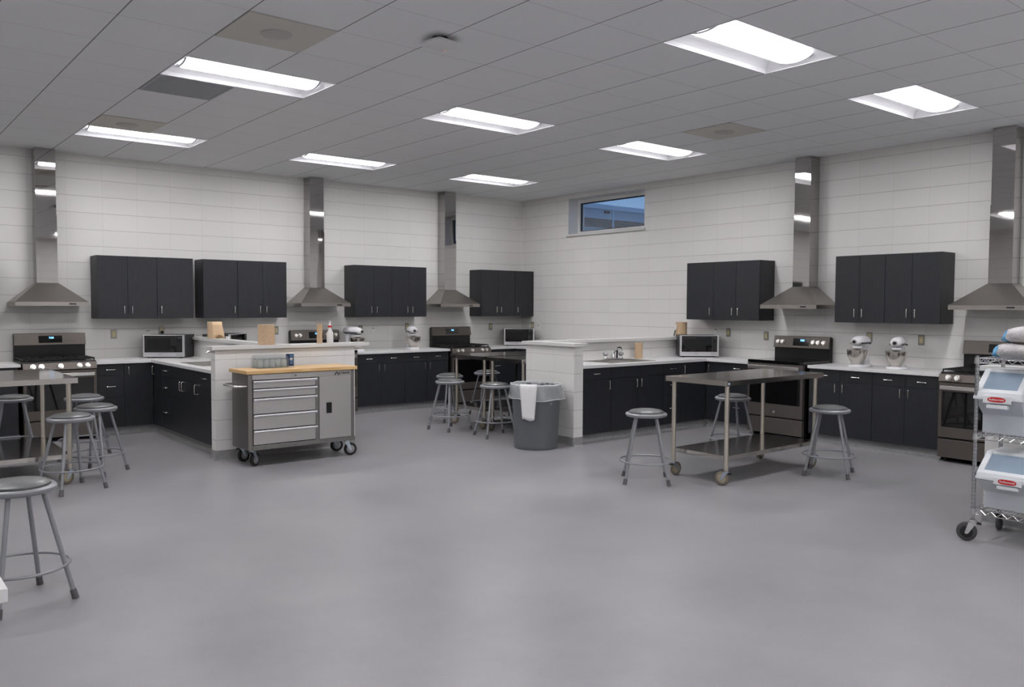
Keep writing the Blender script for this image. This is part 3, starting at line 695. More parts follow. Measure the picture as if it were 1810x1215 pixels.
# ================================================================ ranges
def knob(parent, x, y, z, r=.021):
    b = MB(); b.cyl((x, y, z), (x, y-.012, z), r*1.15, seg=18); b.cyl((x, y-.012, z), (x, y-.03, z), r, r*.9, seg=18)
    b.box(x-.005, x+.005, y-.036, y-.03, z-r*.85, z+r*.85)
    return b.build('knob', M_nickel, parent, smooth=True)
def range_(kind, label, loc, rz):
    t = thing('kitchen_range', label, 'range', loc, rz, 'freestanding slate grey kitchen ranges')
    hw = .379; fy = -.655
    B('body', M_black, t, (-hw, hw, fy+.05, -.012, .045, .89))
    b = MB()
    for sx in (-1, 1):
        for y in (-.08, -.56): b.cyl((sx*.33, y, 0), (sx*.33, y, .045), .016, seg=10)
    b.build('levelling_feet', M_black, t)
    # backguard
    bt = 1.225 if kind == 'gas' else 1.21; bm_ = 1.085 if kind == 'gas' else 1.065
    B('backguard', M_black, t, (-hw, hw, -.085, -.012, .89, bt-.012), bevel=.006)
    b = MB(); b.hexa([(-hw, -.115, bm_), (hw, -.115, bm_), (hw, -.07, bm_), (-hw, -.07, bm_)], [(-hw, -.088, bt), (hw, -.088, bt), (hw, -.03, bt), (-hw, -.03, bt)])
    pn = b.build('control_panel', M_slate, t, bevel=.004)
    sl = math.atan2(.027, bt-bm_)
    def onp(x, z, off=0): return (x, -.115+(z-bm_)*math.tan(sl)-off, z)
    Mx = lambda x, z, off=.002: Matrix.Translation(onp(x, z, off)) @ Matrix.Rotation(-sl, 4, 'X') @ FRONT
    zc = (bt+bm_)/2
    def plate(name, x0, x1, z0, z1, m, off=.002):
        q = MB(); q.hexa([onp(x0, z0, off), onp(x1, z0, off), onp(x1, z0, -.004), onp(x0, z0, -.004)], [onp(x0, z1, off), onp(x1, z1, off), onp(x1, z1, -.004), onp(x0, z1, -.004)])
        return q.build(name, m, t)
    if kind == 'gas':
        dpn = plate('display', -.125, .125, zc-.045, zc+.04, M_glass_black)
        if 'rightmost' not in label: text('7:00', .03, M_clock, dpn, Mx(.01, zc+.015, .003), 'clock_digits', bold=.001)
    else:
        dpn = plate('display', -.105, .115, zc-.045, zc+.045, M_glass_black)
        text('7:00', .034, M_clock, dpn, Mx(.02, zc+.02, .003), 'clock_digits', bold=.001)
        for x in (-.31, -.245, .175, .24, .315):
            k = knob(t, 0, 0, 0, .024); k.data.transform(Matrix.Translation(onp(x, zc-.002, 0)) @ Matrix.Rotation(-sl, 4, 'X'))
    # cooktop
    if kind == 'gas':
        b = MB(); b.hexa([(-hw, fy+.03, .885), (hw, fy+.03, .885), (hw, -.085, .885), (-hw, -.085, .885)], [(-hw, fy+.045, .918), (hw, fy+.045, .918), (hw, -.085, .918), (-hw, -.085, .918)])
        b.build('cooktop', M_black, t, bevel=.004)
        for k in range(5):
            x, y, r = [(-.25, -.2, .042), (-.25, -.47, .05), (0, -.34, .045), (.25, -.2, .042), (.25, -.47, .05)][k]
            b = MB(); b.lathe([(r, .918), (r, .928), (r*.75, .936), (0, .938)], (x, y, 0), 18); b.build('burner', M_iron, t, smooth=True)
            if k == 4: b2 = MB(); b2.lathe([(r*.5, .9382), (r*.4, .941), (0, .9415)], (x, y, 0), 18); b2.build('burner_cap', M_steel, t)
        for gx0, gx1 in ((-.365, -.125), (-.12, .12), (.125, .365)):
            b = MB(); zg = .944; rr = .0065; y0, y1 = -.59, -.105
            for x in (gx0, gx1): b.box(x-rr, x+rr, y0, y1, zg-.008, zg+.006)
            for y in (y0, (y0+y1)/2, y1): b.box(gx0, gx1, y-rr, y+rr, zg-.008, zg+.006)
            for y in (-.2, -.47): b.box((gx0+gx1)/2-rr, (gx0+gx1)/2+rr, y-.09, y+.09, zg-.006, zg+.008); b.box(gx0+.02, gx1-.02, y-rr, y+rr, zg-.006, zg+.008)
            for x in (gx0, gx1):
                for y in (y0, y1): b.cyl((x, y, .918), (x, y, zg), .007, seg=6)
            b.build('grate', M_iron, t)
        b = MB(); b.hexa([(-hw, fy-.012, .825), (hw, fy-.012, .825), (hw, fy+.05, .825), (-hw, fy+.05, .825)], [(-hw, fy+.012, .902), (hw, fy+.012, .902), (hw, fy+.05, .902), (-hw, fy+.05, .902)])
        b.build('knob_panel', M_slate, t, bevel=.003)
        for x in (-.28, -.195, 0, .195, .28):
            k = knob(t, 0, 0, 0, .025); k.data.transform(Matrix.Translation((x, fy-.001, .863)) @ Matrix.Rotation(-math.atan2(.024, .077), 4, 'X'))
        zt = .815; hz0, hz1 = .745, .785; gl0, gl1 = .365, .725
    else:
        b = MB(); b.box(-hw-.002, hw+.002, fy+.005, -.085, .895, .93); b.build('cooktop', M_glass_black, t, bevel=.004)
        zt = .888; hz0, hz1 = .825, .868; gl0, gl1 = .41, .81
    d = B('oven_door', M_slate, t, (-hw+.003, hw-.003, fy, fy+.048, .255, zt), bevel=.003)
    B('door_glass', M_glass_black, d, (-hw+.035, hw-.035, fy-.003, fy+.001, gl0, gl1))
    b = MB(); b.box(-hw+.03, hw-.03, fy-.05, fy-.036, hz0, hz1)
    for s in (-1, 1): b.box(s*(hw-.055)-.014, s*(hw-.055)+.014, fy-.038, fy, hz0+.006, hz1-.006)
    hd = b.build('door_handle', M_nickel, d, bevel=.004); hd['label'] = 'wide flat bright metal oven door handle'
    MB().cyl((0, fy+.001, .312), (0, fy-.003, .312), .016, seg=20).build('emblem', M_nickel, d)
    B('storage_drawer', M_slate, t, (-hw+.003, hw-.003, fy, fy+.048, .052, .238), bevel=.003)
    return t
range_('gas', 'slate gas range with five knobs under the far left hood', (-7.39, 0, 0), 0)
range_('electric', 'slate range on the back wall, its lower part hidden by the left partition', (-3.97, 0, 0), 0)
range_('gas', 'slate gas range on the back wall behind the table with three stools', (-1.56, 0, 0), 0)
range_('electric', 'slate electric range with smooth black top on the right wall', (0, -5.53, 0), R90)
range_('gas', 'slate gas range rightmost in the photo, beside the wire rack', (0, -7.823, 0), R90)

# ================================================================ chimney hoods
def hood(label, loc, rz):
    t = thing('range_hood', label, 'hood', loc, rz, 'stainless chimney hoods')
    hw, d, z0, z1, z2 = .381, .48, 1.552, 1.598, 1.822; cw, c0 = .113, .205
    b = MB(); s = .0
    lo = [(-hw, -d, z1), (hw, -d, z1), (hw, -.002, z1), (-hw, -.002, z1)]; hi = [(-cw, -c0, z2), (cw, -c0, z2), (cw, -.002, z2), (-cw, -.002, z2)]
    b.hexa(lo, hi); b.build('canopy', M_hood, t)
    q = slab([(-hw, hw, -d, -.002)], [(-hw+.02, hw-.02, -d+.02, -.03)], z0, z1); q.build('rim', M_hood, t)
    B('filter_panel', mat('filter_grey', (96, 96, 96), .5, .6), t, (-hw+.02, hw-.02, -d+.02, -.03, z0+.012, z0+.02))
    B('switch_panel', M_black, t, (.17, .245, -d-.002, -d+.001, z0+.016, z0+.03))
    # polished flue: two telescoping sections, very slightly dished
    def flue(name, w_, dp_, za, zb):
        m = MB(); nz_, nx_ = 14, 6; g = []
        for j in range(nz_+1):
            z = za+(zb-za)*j/nz_; row = []
            for i in range(nx_+1):
                x = -w_+2*w_*i/nx_; row.append(m.bm.verts.new((x, -dp_, z)))
            g.append(row)
        for j in range(nz_):
            for i in range(nx_): m.bm.faces.new((g[j][i], g[j][i+1], g[j+1][i+1], g[j+1][i]))
        m.poly([(-w_, -dp_, za), (-w_, -dp_, zb), (-w_, -.002, zb), (-w_, -.002, za)]); m.poly([(w_, -dp_, za), (w_, -.002, za), (w_, -.002, zb), (w_, -dp_, zb)])
        m.poly([(-w_, -dp_, za), (-w_, -.002, za), (w_, -.002, za), (w_, -dp_, za)]); m.poly([(-w_, -dp_, zb), (w_, -dp_, zb), (w_, -.002, zb), (-w_, -.002, zb)])
        return m.build(name, M_chimney, t)
    flue('lower_flue', cw-.002, c0-.004, z2, 2.62); flue('upper_flue', cw-.006, c0-.008, 2.62, H-.002)
    return t
hood('stainless chimney hood far left on the back wall', (-7.425, 0, 0), 0)
hood('stainless chimney hood second from left, above the left partition', (-3.985, 0, 0), 0)
hood('stainless chimney hood third from left, near the far corner', (-1.66, 0, 0), 0)
hood('stainless chimney hood on the right wall above the electric range', (0, -5.575, 0), R90)
hood('rightmost stainless chimney hood, cut by the right edge of the photo', (0, -7.82, 0), R90)

# ================================================================ wall plates
def outlet(label, kind, x, z, wall='back'):
    t = thing('wall_outlet', label, 'outlet', (x, -.001, z) if wall == 'back' else (-.001, x, z), 0 if wall == 'back' else R90, group='ivory power outlets' if kind == 'power' else 'white data outlets')
    if kind == 'power':
        B('cover_plate', M_platem, t, (-.036, .036, -.006, 0, -.058, .058), bevel=.002)
        B('receptacle', M_plate, t, (-.018, .018, -.011, -.006, -.034, .034))
        b = MB()
        for dz in (-.018, .018): b.box(-.008, -.005, -.0118, -.011, dz-.005, dz+.005); b.box(.005, .008, -.0118, -.011, dz-.005, dz+.005)
        b.build('slots', M_gap, t)
    else:
        B('cover_plate', M_whitep, t, (-.036, .036, -.006, 0, -.058, .058), bevel=.002)
        B('jacks', M_gap, t, (-.018, -.005, -.008, -.006, .018, .03), (.005, .018, -.008, -.006, .018, .03))
    return t
outlet('ivory power outlet right of the far left range', 'power', -6.665, 1.198)
outlet('white data outlet above the left microwave, left one', 'data', -6.255, 1.21)
ob = outlet('ivory power outlet above the left microwave with a black plug', 'power', -6.09, 1.235)
outlet('white data outlet behind the brown towel roll on the left partition', 'data', -5.40, 1.20)
outlet('ivory power outlet left of the second hood, behind a brown roll', 'power', -4.53, 1.21)
outlet('ivory power outlet behind the left mixer of the back wall', 'power', -3.185, 1.205)
outlet('white data outlet between the two mixers of the back wall', 'data', -2.97, 1.195)
outlet('ivory power outlet behind the right mixer of the back wall', 'power', -2.36, 1.235)
outlet('ivory power outlet right of the back gas range', 'power', -.69, 1.215)
outlet('white data outlet on the right wall beside the far corner microwave', 'data', -.47, 1.215, 'right')
outlet('ivory power outlet in the far corner above the microwave', 'power', -.30, 1.235, 'right')
outlet('white data outlet above the right wall microwave', 'data', -4.17, 1.235, 'right')
outlet('ivory power outlet above the right wall microwave', 'power', -4.38, 1.225, 'right')
outlet('ivory power outlet between the right wall microwave and electric range', 'power', -4.97, 1.196, 'right')
outlet('ivory power outlet right of the mixers on the right wall', 'power', -6.96, 1.21, 'right')
outlet('ivory power outlet hidden behind the left mixer of the right wall', 'power', -6.36, 1.225, 'right')
b = MB(); b.cyl((0, -.013, -.02), (0, -.04, -.02), .018, seg=12); b.tube([(0, -.04, -.02), (0, -.06, -.04), (0, -.055, -.09), (.01, -.05, -.2)], .004, 6)
t = thing('power_plug', 'black plug and cord in the outlet above the left microwave', 'plug', (-6.09, 0, 1.235)); b.build('plug', M_rubber, t, smooth=True)
# ================================================================ microwaves
def make_microwave():
    t = thing('microwave', '', 'microwave'); w_, d, h = .255, .38, .29
    B('housing', mat('microwave_case', (44, 44, 46), .4), t, (-w_, w_, .03, d, .014, h), bevel=.004)
    b = MB()
    for x in (-.2, .2):
        for y in (.06, d-.05): b.cyl((x, y, 0), (x, y, .014), .014, seg=8)
    b.build('feet', M_rubber, t)
    f = B('front_frame', mat('microwave_silver', (206, 206, 208), .3, .6), t, (-w_, w_, .0, .03, .014, h), bevel=.003)
    g = B('door_glass', M_glass_black, f, (-w_+.022, .165, -.005, .001, .072, h-.008)); B('window_mesh', mat('door_mesh', (20, 20, 21), .25), g, (-w_+.055, .085, -.0062, -.005, .10, h-.05))
    c = B('control_panel', M_black, f, (.167, w_-.022, -.005, .001, .072, h-.008)); B('clock_strip', mat('control_print', (70, 74, 76), .4), c, (.178, .222, -.006, -.005, h-.045, h-.025))
    b = MB()
    for i in range(3):
        for j in range(4): b.box(.176+i*.018, .188+i*.018, -.006, -.005, .095+j*.026, .107+j*.026)
    b.build('keypad', mat('key_print', (48, 50, 52), .5), c)
    B('open_button', mat('microwave_silver2', (190, 190, 192), .3, .6), f, (.15, w_-.012, -.003, .001, .022, .066), bevel=.001)
    text('SHARP', .018, mat('logo_grey', (120, 120, 122), .4), f, Matrix.Translation((-.04, -.0005, .043)) @ FRONT, 'logo')
    return t
mw = make_microwave()
def cornerpos(cx, cy_, dx, dy, dist): return (cx+dx*dist*.7071, cy_+dy*dist*.7071, CTZ)
G = 'silver and black countertop microwaves'
clone(mw, False, (-6.19, -.42, CTZ), rad(-37), 'silver and black microwave in the left corner on the worktop', G)
clone(mw, True, (-5.235, -.44, CTZ), rad(45), 'black microwave whose top shows above the left partition', G)
clone(mw, True, (-.475, -.51, CTZ), rad(-37), 'silver and black microwave in the far corner, partly behind the right partition', G)
clone(mw, True, (-.48, -4.27, CTZ), rad(-42), 'silver and black microwave at the right wall beside a brown towel roll', G)

# ================================================================ stand mixers
def make_mixer():
    t = thing('stand_mixer', '', 'mixer')
    # local: head points to -Y, origin under the column/bowl middle
    def ov(cx, cy_, rx, ry, z, n=24, sq=1.0):
        return [(cx+rx*math.copysign(abs(math.cos(2*PI*k/n))**sq, math.cos(2*PI*k/n)), cy_+ry*math.copysign(abs(math.sin(2*PI*k/n))**sq, math.sin(2*PI*k/n)), z) for k in range(n)]
    b = MB(); b.loft([ov(0, -.01, .105, .175, 0, sq=.8), ov(0, -.01, .11, .18, .008, sq=.8), ov(0, -.01, .105, .175, .022, sq=.8), ov(0, -.01, .08, .15, .032, sq=.8)]); b.build('base', M_white, t, smooth=True)
    b = MB(); b.loft([ov(0, .095, .062, .07, .02), ov(0, .10, .05, .056, .06), ov(0, .105, .042, .042, .12), ov(0, .105, .04, .04, .18), ov(0, .10, .048, .055, .235)]); b.build('column', M_white, t, smooth=True)
    secs = []
    for y, rx, rz_, cz in ((.168, .01, .01, .292), (.162, .04, .036, .292), (.14, .058, .052, .292), (.08, .068, .062, .293), (0, .07, .066, .292), (-.08, .066, .064, .289), (-.13, .056, .055, .286), (-.155, .04, .040, .285), (-.16, .028, .028, .285)):
        secs.append([(rx*math.cos(2*PI*k/20), y, cz+rz_*math.sin(2*PI*k/20)*(1 if math.sin(2*PI*k/20) > 0 else .8)) for k in range(20)])
    b = MB(); b.loft(secs); hd = b.build('motor_head', M_white, t, smooth=True)
    b = MB()
    for s in (-1, 1):
        pts = [(.066, .13), (.0705, .08), (.0722, 0), (.069, -.07), (.062, -.12)]
        for (xa, ya), (xb, yb) in zip(pts, pts[1:]): b.poly([(s*xa, ya, .262), (s*xb, yb, .262), (s*(xb+.001), yb, .276), (s*(xa+.001), ya, .276)]); b.poly([(s*(xa-.02), ya, .262), (s*(xb-.02), yb, .262), (s*xb, yb, .262), (s*xa, ya, .262)])
    bd = b.build('trim_band', mat('mixer_band', (70, 70, 74), .3, .6), hd)
    MB().cyl((0, -.155, .285), (0, -.172, .285), .027, seg=20).build('hub_ring', M_chrome, hd, smooth=True)
    MB().cyl((0, -.172, .285), (0, -.178, .285), .017, seg=16).build('hub_cap', M_black, hd)
    b = MB(); b.cyl((.066, .07, .262), (.082, .07, .262), .008, seg=8); b.cyl((-.066, .07, .262), (-.082, .07, .262), .008, seg=8); b.build('speed_knobs', M_black, hd)
    MB().cyl((-.066, .02, .292), (-.073, .02, .292), .006, seg=8).build('lock_screw', M_black, hd)
    b = MB(); b.lathe([(.048, .235), (.052, .228), (.052, .214), (.046, .208), (0, .206)], (0, -.085, 0), 20); b.build('planetary', M_white, hd, smooth=True)
    b = MB(); b.lathe([(.05, .236), (.0, .236)], (0, -.085, 0), 20); b.lathe([(.04, .208), (.036, .196), (.012, .19), (.012, .15), (0, .15)], (0, -.085, 0), 16); b.build('beater_shaft', M_chrome, hd, smooth=True)
    prof = [(.048, .032), (.05, .04), (.06, .05), (.082, .08), (.1, .12), (.108, .16), (.11, .188), (.114, .19), (.114, .194), (.107, .192), (.105, .16), (.096, .12), (.078, .085), (.05, .06), (0, .055)]
    b = MB(); b.lathe(prof, (0, -.085, 0), 32); bw = b.build('bowl', mat('bowl_steel', (214, 208, 200), .24, 1), t, smooth=True)
    return t
mx = make_mixer()
# a white power cord lies behind each mixer
G = 'white stand mixers with steel bowls'
clone(mx, False, (-2.475, -.33, CTZ), rad(-18), 'white stand mixer with steel bowl on the back wall worktop, left of the gas range', G)
clone(mx, True, (-3.47, -.30, CTZ), rad(22), 'white stand mixer half hidden behind the end of the left partition', G)
clone(mx, True, (-.35, -6.44, CTZ), R90+rad(4), 'left one of the two white stand mixers on the right wall worktop', G)
clone(mx, True, (-.35, -6.87, CTZ), R90+rad(14), 'right one of the two white stand mixers on the right wall worktop', G)

# ================================================================ stools
def make_stool():
    t = thing('stool', '', 'stool'); zt = .585
    b = MB(); b.lathe([(0, zt), (.165, zt), (.178, zt+.004), (.186, zt+.014), (.186, zt+.026), (.178, zt+.034), (.165, zt+.036), (0, zt+.036)], seg=40); b.build('seat', M_stool, t, smooth=True)
    b = MB(); b.lathe([(.150, zt+.034), (.157, zt+.040), (.155, zt+.048), (.135, zt+.058), (.09, zt+.066), (0, zt+.070)], seg=40); b.build('cushion', M_vinyl, t, smooth=True)
    for k in range(4):
        a = k*PI/2; c, s = math.cos(a), math.sin(a)
        b = MB(); b.tube([(.122*c, .122*s, zt+.004), (.262*c, .262*s, .045)], .0125, 12); lg = b.build('leg', M_stool, t, smooth=True)
        b = MB(); b.cyl((.2605*c, .2605*s, .05), (.274*c, .274*s, 0), .0165, .018, 12); b.build('foot', M_foot, lg, smooth=True)
    r, z = .237, .19
    b = MB(); b.tube([(r*math.cos(2*PI*k/48), r*math.sin(2*PI*k/48), z) for k in range(48)], .0078, 8, closed=True); b.build('foot_ring', M_stool, t, smooth=True)
    return t
st = make_stool(); G = 'round grey metal stools with vinyl seats'
ST = [((-8.655, -6.25), -29, 'grey round stool at the lower left edge, nearest the camera'),
 ((-7.85, -3.46), 62, 'grey round stool at the near right corner of the left steel table'),
 ((-7.52, -2.85), 0, 'grey round stool with its legs clear of the left table, nearest the three-drawer cabinet'),
 ((-7.415, -1.90), 20, 'grey round stool directly in front of the far left range'),
 ((-8.0, -1.55), 40, 'grey round stool beyond the left steel table, cut by the left edge'),
 ((-3.35, -2.61), 52, 'front one of two grey round stools left of the middle steel table'),
 ((-2.88, -1.93), 40, 'grey round stool directly behind another, left of the middle steel table'),
 ((-2.14, -1.80), 30, 'grey round stool on the far side of the middle steel table'),
 ((-3.225, -3.385), 31, 'grey round stool just left of the trash can'),
 ((-3.735, -6.245), 0, 'grey round stool left of the right steel table, below the sink cabinets'),
 ((-2.02, -5.93), 20, 'grey round stool seen behind the near leg of the right steel table'),
 ((-2.145, -7.11), -22, 'grey round stool right of the right steel table, below the mixers')]
for i, ((x, y), a, lab) in enumerate(ST): clone(st, i > 0, (x, y, 0), rad(a), lab, G)

# ================================================================ casters
def caster(parent, x, y, r, top, ang, wm, fm, brake=False, w=.03, disc=None):
    a = rad(ang); c, s = math.cos(a), math.sin(a); off = r*.55
    T_ = Matrix.Translation((x, y, 0)) @ Matrix.Rotation(a, 4, 'Z')
    b = MB(); b.cyl((0, 0, top-.004), (0, 0, top-.02), .022, seg=14); hh = w/2+.004
    for sg in (-1, 1):
        b.prism([(-.024, top-.02), (.024, top-.02), (off+.012, r-.008), (off, r-.016), (off-.012, r-.008)], sg*hh, sg*(hh+.003), fn=lambda p, q, z: (p, z, q))
    b.box(-.026, .026, -hh-.003, hh+.003, top-.024, top-.016)
    b.cyl((off, -hh-.006, r), (off, hh+.006, r), .007, seg=8)
    b.xf(T_); fk = b.build('caster', fm, parent)
    b = MB(); n = 28; w2 = w/2
    prof = [(r*.35, -w2), (r*.86, -w2), (r*.97, -w2*.75), (r, -w2*.3), (r, w2*.3), (r*.97, w2*.75), (r*.86, w2), (r*.35, w2)]
    b.lathe([(p, q) for p, q in [(0, -w2)]+prof+[(0, w2)]], seg=n); b.xf(Matrix.Translation((off, 0, r)) @ Matrix.Rotation(PI/2, 4, 'X')); b.xf(T_)
    wh = b.build('wheel', wm, fk, smooth=True)
    if disc:
        b = MB()
        for sg in (-1, 1): b.cyl((off, sg*(w2+.0002), r), (off, sg*(w2+.002), r), r*.62, r*.5, seg=20)
        b.xf(T_); b.build('wheel_hub', disc, fk)
    if brake:
        b = MB(); b.hexa([(-.05, -.012, top-.034), (-.012, -.02, top-.030), (-.012, .02, top-.030), (-.05, .012, top-.034)], [(-.052, -.012, top-.026), (-.01, -.02, top-.016), (-.01, .02, top-.016), (-.052, .012, top-.026)])
        b.xf(T_); b.build('brake_pedal', M_rubber, fk)
    return fk

# ================================================================ steel work tables
def work_table(label, x0, x1, y0, y1, angs, loc=None, shelf=True):
    cx, cy_ = (x0+x1)/2, (y0+y1)/2; t = thing('work_table', label, 'table', (cx, cy_, 0), group='stainless steel work tables on casters')
    hx, hy = (x1-x0)/2, (y1-y0)/2; z1 = .93
    b = slab([(-hx, hx, -hy, hy)], [], z1-.003, z1); b.build('tabletop', M_table, t)
    q = slab([(-hx, hx, -hy, hy)], [(-hx+.0015, hx-.0015, -hy+.0015, hy-.0015)], z1-.045, z1-.003); q.build('top_edge', M_table, t)
    B('under_channel', M_tableleg, t, (-hx+.06, hx-.06, -.05, .05, z1-.028, z1-.004), bevel=.002)
    ix, iy = .065, .05; k = 0
    for sx in (-1, 1):
        for sy in (-1, 1):
            x, y = sx*(hx-ix), sy*(hy-iy)
            b = MB(); b.cyl((x, y, .135), (x, y, z1-.004), .0205, seg=18); b.cyl((x, y, z1-.05), (x, y, z1-.004), .03, .034, 18); lg = b.build('leg', M_tableleg, t, smooth=True)
            caster(t, x, y, .0635, .137, angs[k], M_wheel, M_zinc, brake=True, w=.032, disc=mat('wheel_face', (168, 158, 138), .5)); k += 1
    zs = .262; b = slab([(-hx+ix-.005, hx-ix+.005, -hy+iy-.005, hy-iy+.005)], [], zs-.002, zs)
    b.build('undershelf', M_table, t)
    q = slab([(-hx+ix-.005, hx-ix+.005, -hy+iy-.005, hy-iy+.005)], [(-hx+ix-.0035, hx-ix-.0015+.005, -hy+iy-.0035, hy-iy+.0035)], zs-.04, zs-.002); q.build('undershelf_edge', M_table, t)
    return t
wt = work_table('stainless work table on casters at the right, with two stools in front and one behind', -3.41, -1.87, -6.88, -6.19, (100, 0, 175, 190))
s_ = B('maker_plate', mat('maker_plate_grey', (150, 160, 178), .4), wt, (-.765, -.735, -.3462, -.3452, .895, .915))
work_table('stainless work table in the middle, its left corner nearest the back gas range', -3.04, -1.52, -2.89, -2.18, (200, 120, 90, 60))
work_table('stainless work table beside the other middle table, mostly behind the right partition', -3.04, -1.52, -3.66, -2.96, (150, 200, 90, 60))
work_table('stainless work table on casters at the left edge of the photo', -8.44, -7.745, -3.25, -1.96, (150, 250, 200, 90))

# ================================================================ tool cart with wood top
x0, x1, y0, y1 = -6.335, -5.175, -3.52, -3.075
t = thing('tool_cart', 'stainless rolling tool cart with a wood top against the left partition', 'cart', ((x0+x1)/2, (y0+y1)/2, 0))
W_, Dp = (x1-x0)/2, (y1-y0)/2; zb, zt = .165, .905
B('body', M_cartdark, t, (-W_+.01, W_-.01, -Dp+.02, Dp-.012, zb, zt), bevel=.006)
B('wood_top', M_wood, t, (-W_-.012, W_+.012, -Dp-.008, Dp+.004, zt+.001, zt+.036), bevel=.003)
fy = -Dp+.02; xm = .165
lx_, rx_ = -W_+.055, W_-.055
bw = .905-.165
B('top_rail', M_cart, t, (lx_-.002, rx_+.002, fy-.008, fy, zt-.055, zt-.004), bevel=.002)
B('bottom_rail', M_cartdark, t, (lx_-.002, rx_+.045, fy-.006, fy, zb, zb+.045), bevel=.002)
B('centre_post', M_cartdark, t, (xm-.036, xm, fy-.006, fy, zb+.045, zt-.057))
B('drawer_gap', M_gap, t, (lx_, xm-.036, fy-.0015, fy-.0002, zb+.046, zt-.057))
zs = [zt-.06, .752, .662, .507, .352, zb+.05]
zs = [zt-.06, .763, .672, .515, .362, zb+.05]
for a, c in zip(zs, zs[1:]):
    d = B('drawer', M_cart, t, (lx_+.004, xm-.040, fy-.012, fy-.002, c+.004, a-.003), bevel=.002)
    b = MB(); b.prism([(fy-.012, a-.004), (fy-.03, a-.006), (fy-.034, a-.014), (fy-.03, a-.026), (fy-.026, a-.028), (fy-.028, a-.016), (fy-.022, a-.012), (fy-.012, a-.012)], lx_+.002, xm-.026, fn=lambda p, q, z: (z, p, q))
    b.build('drawer_pull', M_alu, d, smooth=True)
MB().cyl((-.085, fy-.008, zt-.03), (-.085, fy-.014, zt-.03), .010, seg=14).build('lock', M_cartdark, t)
dr = B('door', M_cart, t, (xm+.003, rx_-.001, fy-.012, fy-.001, zb+.048, zt-.058), bevel=.002)
B('recessed_handle', M_gap, dr, (xm+.085, xm+.135, fy-.0135, fy-.012, .475, .575))
B('handle_frame', M_black, dr, (xm+.080, xm+.140, fy-.0128, fy-.012, .470, .580))
MB().cyl((xm+.045, fy-.012, .525), (xm+.045, fy-.018, .525), .009, seg=12).build('door_lock', M_chrome, dr)
mk = mat('logo_black', (44, 44, 46), .5)
lg = text('ULTRAHD', .032, mk, t, Matrix.Translation((.445, fy-.0085, zt-.031)) @ FRONT, 'logo', bold=.001)
b = MB()
for pts in ([(.335, -.045), (.348, -.047), (.372, -.018), (.366, -.012)], [(.366, -.012), (.372, -.018), (.392, -.05), (.38, -.05)]): b.prism([(x, zt+z) for x, z in pts], fy-.0105, fy-.0084, fn=lambda p, q, z: (p, z, q))
b.build('logo_mark', mk, t)
b = MB(); hz = .79
b.tube([(-W_+.01, -Dp+.045, hz), (-W_-.055, -Dp+.045, hz), (-W_-.085, -Dp+.06, hz), (-W_-.10, -Dp+.10, hz), (-W_-.10, Dp-.10, hz), (-W_-.085, Dp-.06, hz), (-W_-.055, Dp-.04, hz), (-W_+.01, Dp-.04, hz)], .011, 10)
b.build('push_handle', M_nickel, t, smooth=True)
for (x, y, a) in ((-W_+.07, -Dp+.07, 35), (-W_+.07, Dp-.07, 20), (W_-.075, -Dp+.07, -15), (W_-.075, Dp-.07, -15)):
    caster(t, x, y, .068, .166, a, M_rubber, M_zinc, w=.034, disc=mat('caster_disc', (150, 150, 150), .4, .5), brake=(x < 0))
CARTZ = zt+.0362
# jars and canister on the cart
cx0 = -6.14; cyy = -3.205
t = thing('clear_tray', 'clear plastic carton around glass jars on the wood top of the tool cart', 'tray', (-5.975, -3.20, CARTZ), rad(3))
b = MB(); hw_, hd_ = .165, .082
lo = [(-hw_, -hd_, 0), (hw_, -hd_, 0), (hw_, hd_, 0), (-hw_, hd_, 0)]; mid = [(-hw_, -hd_, .095), (hw_, -hd_, .095), (hw_, hd_, .095), (-hw_, hd_, .095)]; hi = [(-hw_+.02, -hd_+.035, .128), (hw_-.02, -hd_+.035, .128), (hw_-.02, hd_-.01, .128), (-hw_+.02, hd_-.01, .128)]
R_ = [[b.bm.verts.new(p) for p in q] for q in (lo, mid, hi)]
for A, Bq in zip(R_, R_[1:]):
    for k in range(4): b.bm.faces.new((A[k], A[(k+1) % 4], Bq[(k+1) % 4], Bq[k]))
b.bm.faces.new(R_[2]); b.build('cover', M_wrap, t)
B('tray_base', mat('tray_base', (120, 126, 128), .3), t, (-hw_, hw_, -hd_, hd_, 0, .003))
def make_jar():
    t = thing('glass_jar', '', 'jar')
    b = MB(); b.lathe([(0, .002), (.028, .002), (.031, .008), (.031, .065), (.024, .078), (.024, .088), (.0225, .088), (.0225, .077), (.029, .064), (.029, .010), (0, .007)], seg=20); b.build('glass', mat('jar_glass', (206, 216, 216), .05, alpha=.5), t, smooth=True)
    b = MB(); b.lathe([(.0255, .08), (.0255, .092), (0, .093)], seg=20); b.build('lid', mat('jar_lid', (196, 200, 200), .25, .7), t, smooth=True)
    return t
jr = make_jar()
names = ['leftmost', 'second from left', 'third from left', 'fourth from left', 'rightmost']
u = False
for row in (0, 1):
    for i in range(5):
        x = -.128+i*.064; y = (-.042, .042)[row]; a = rad(3)
        clone(jr, u, (-5.975+x*math.cos(a)-y*math.sin(a), -3.20+x*math.sin(a)+y*math.cos(a), CARTZ+.003), 0, 'small glass jar in the clear carton, %s of the %s row' % (names[i], ('front', 'back')[row]), 'glass jars on the tool cart'); u = True
t = thing('canister', 'dark blue cardboard canister with white rims beside the clear carton of jars', 'canister', (-5.752, -3.18, CARTZ))
b = MB(); b.lathe([(0, .004), (.0405, .004), (.0405, .132), (0, .132)], seg=28); c_ = b.build('body', M_blue, t, smooth=True)
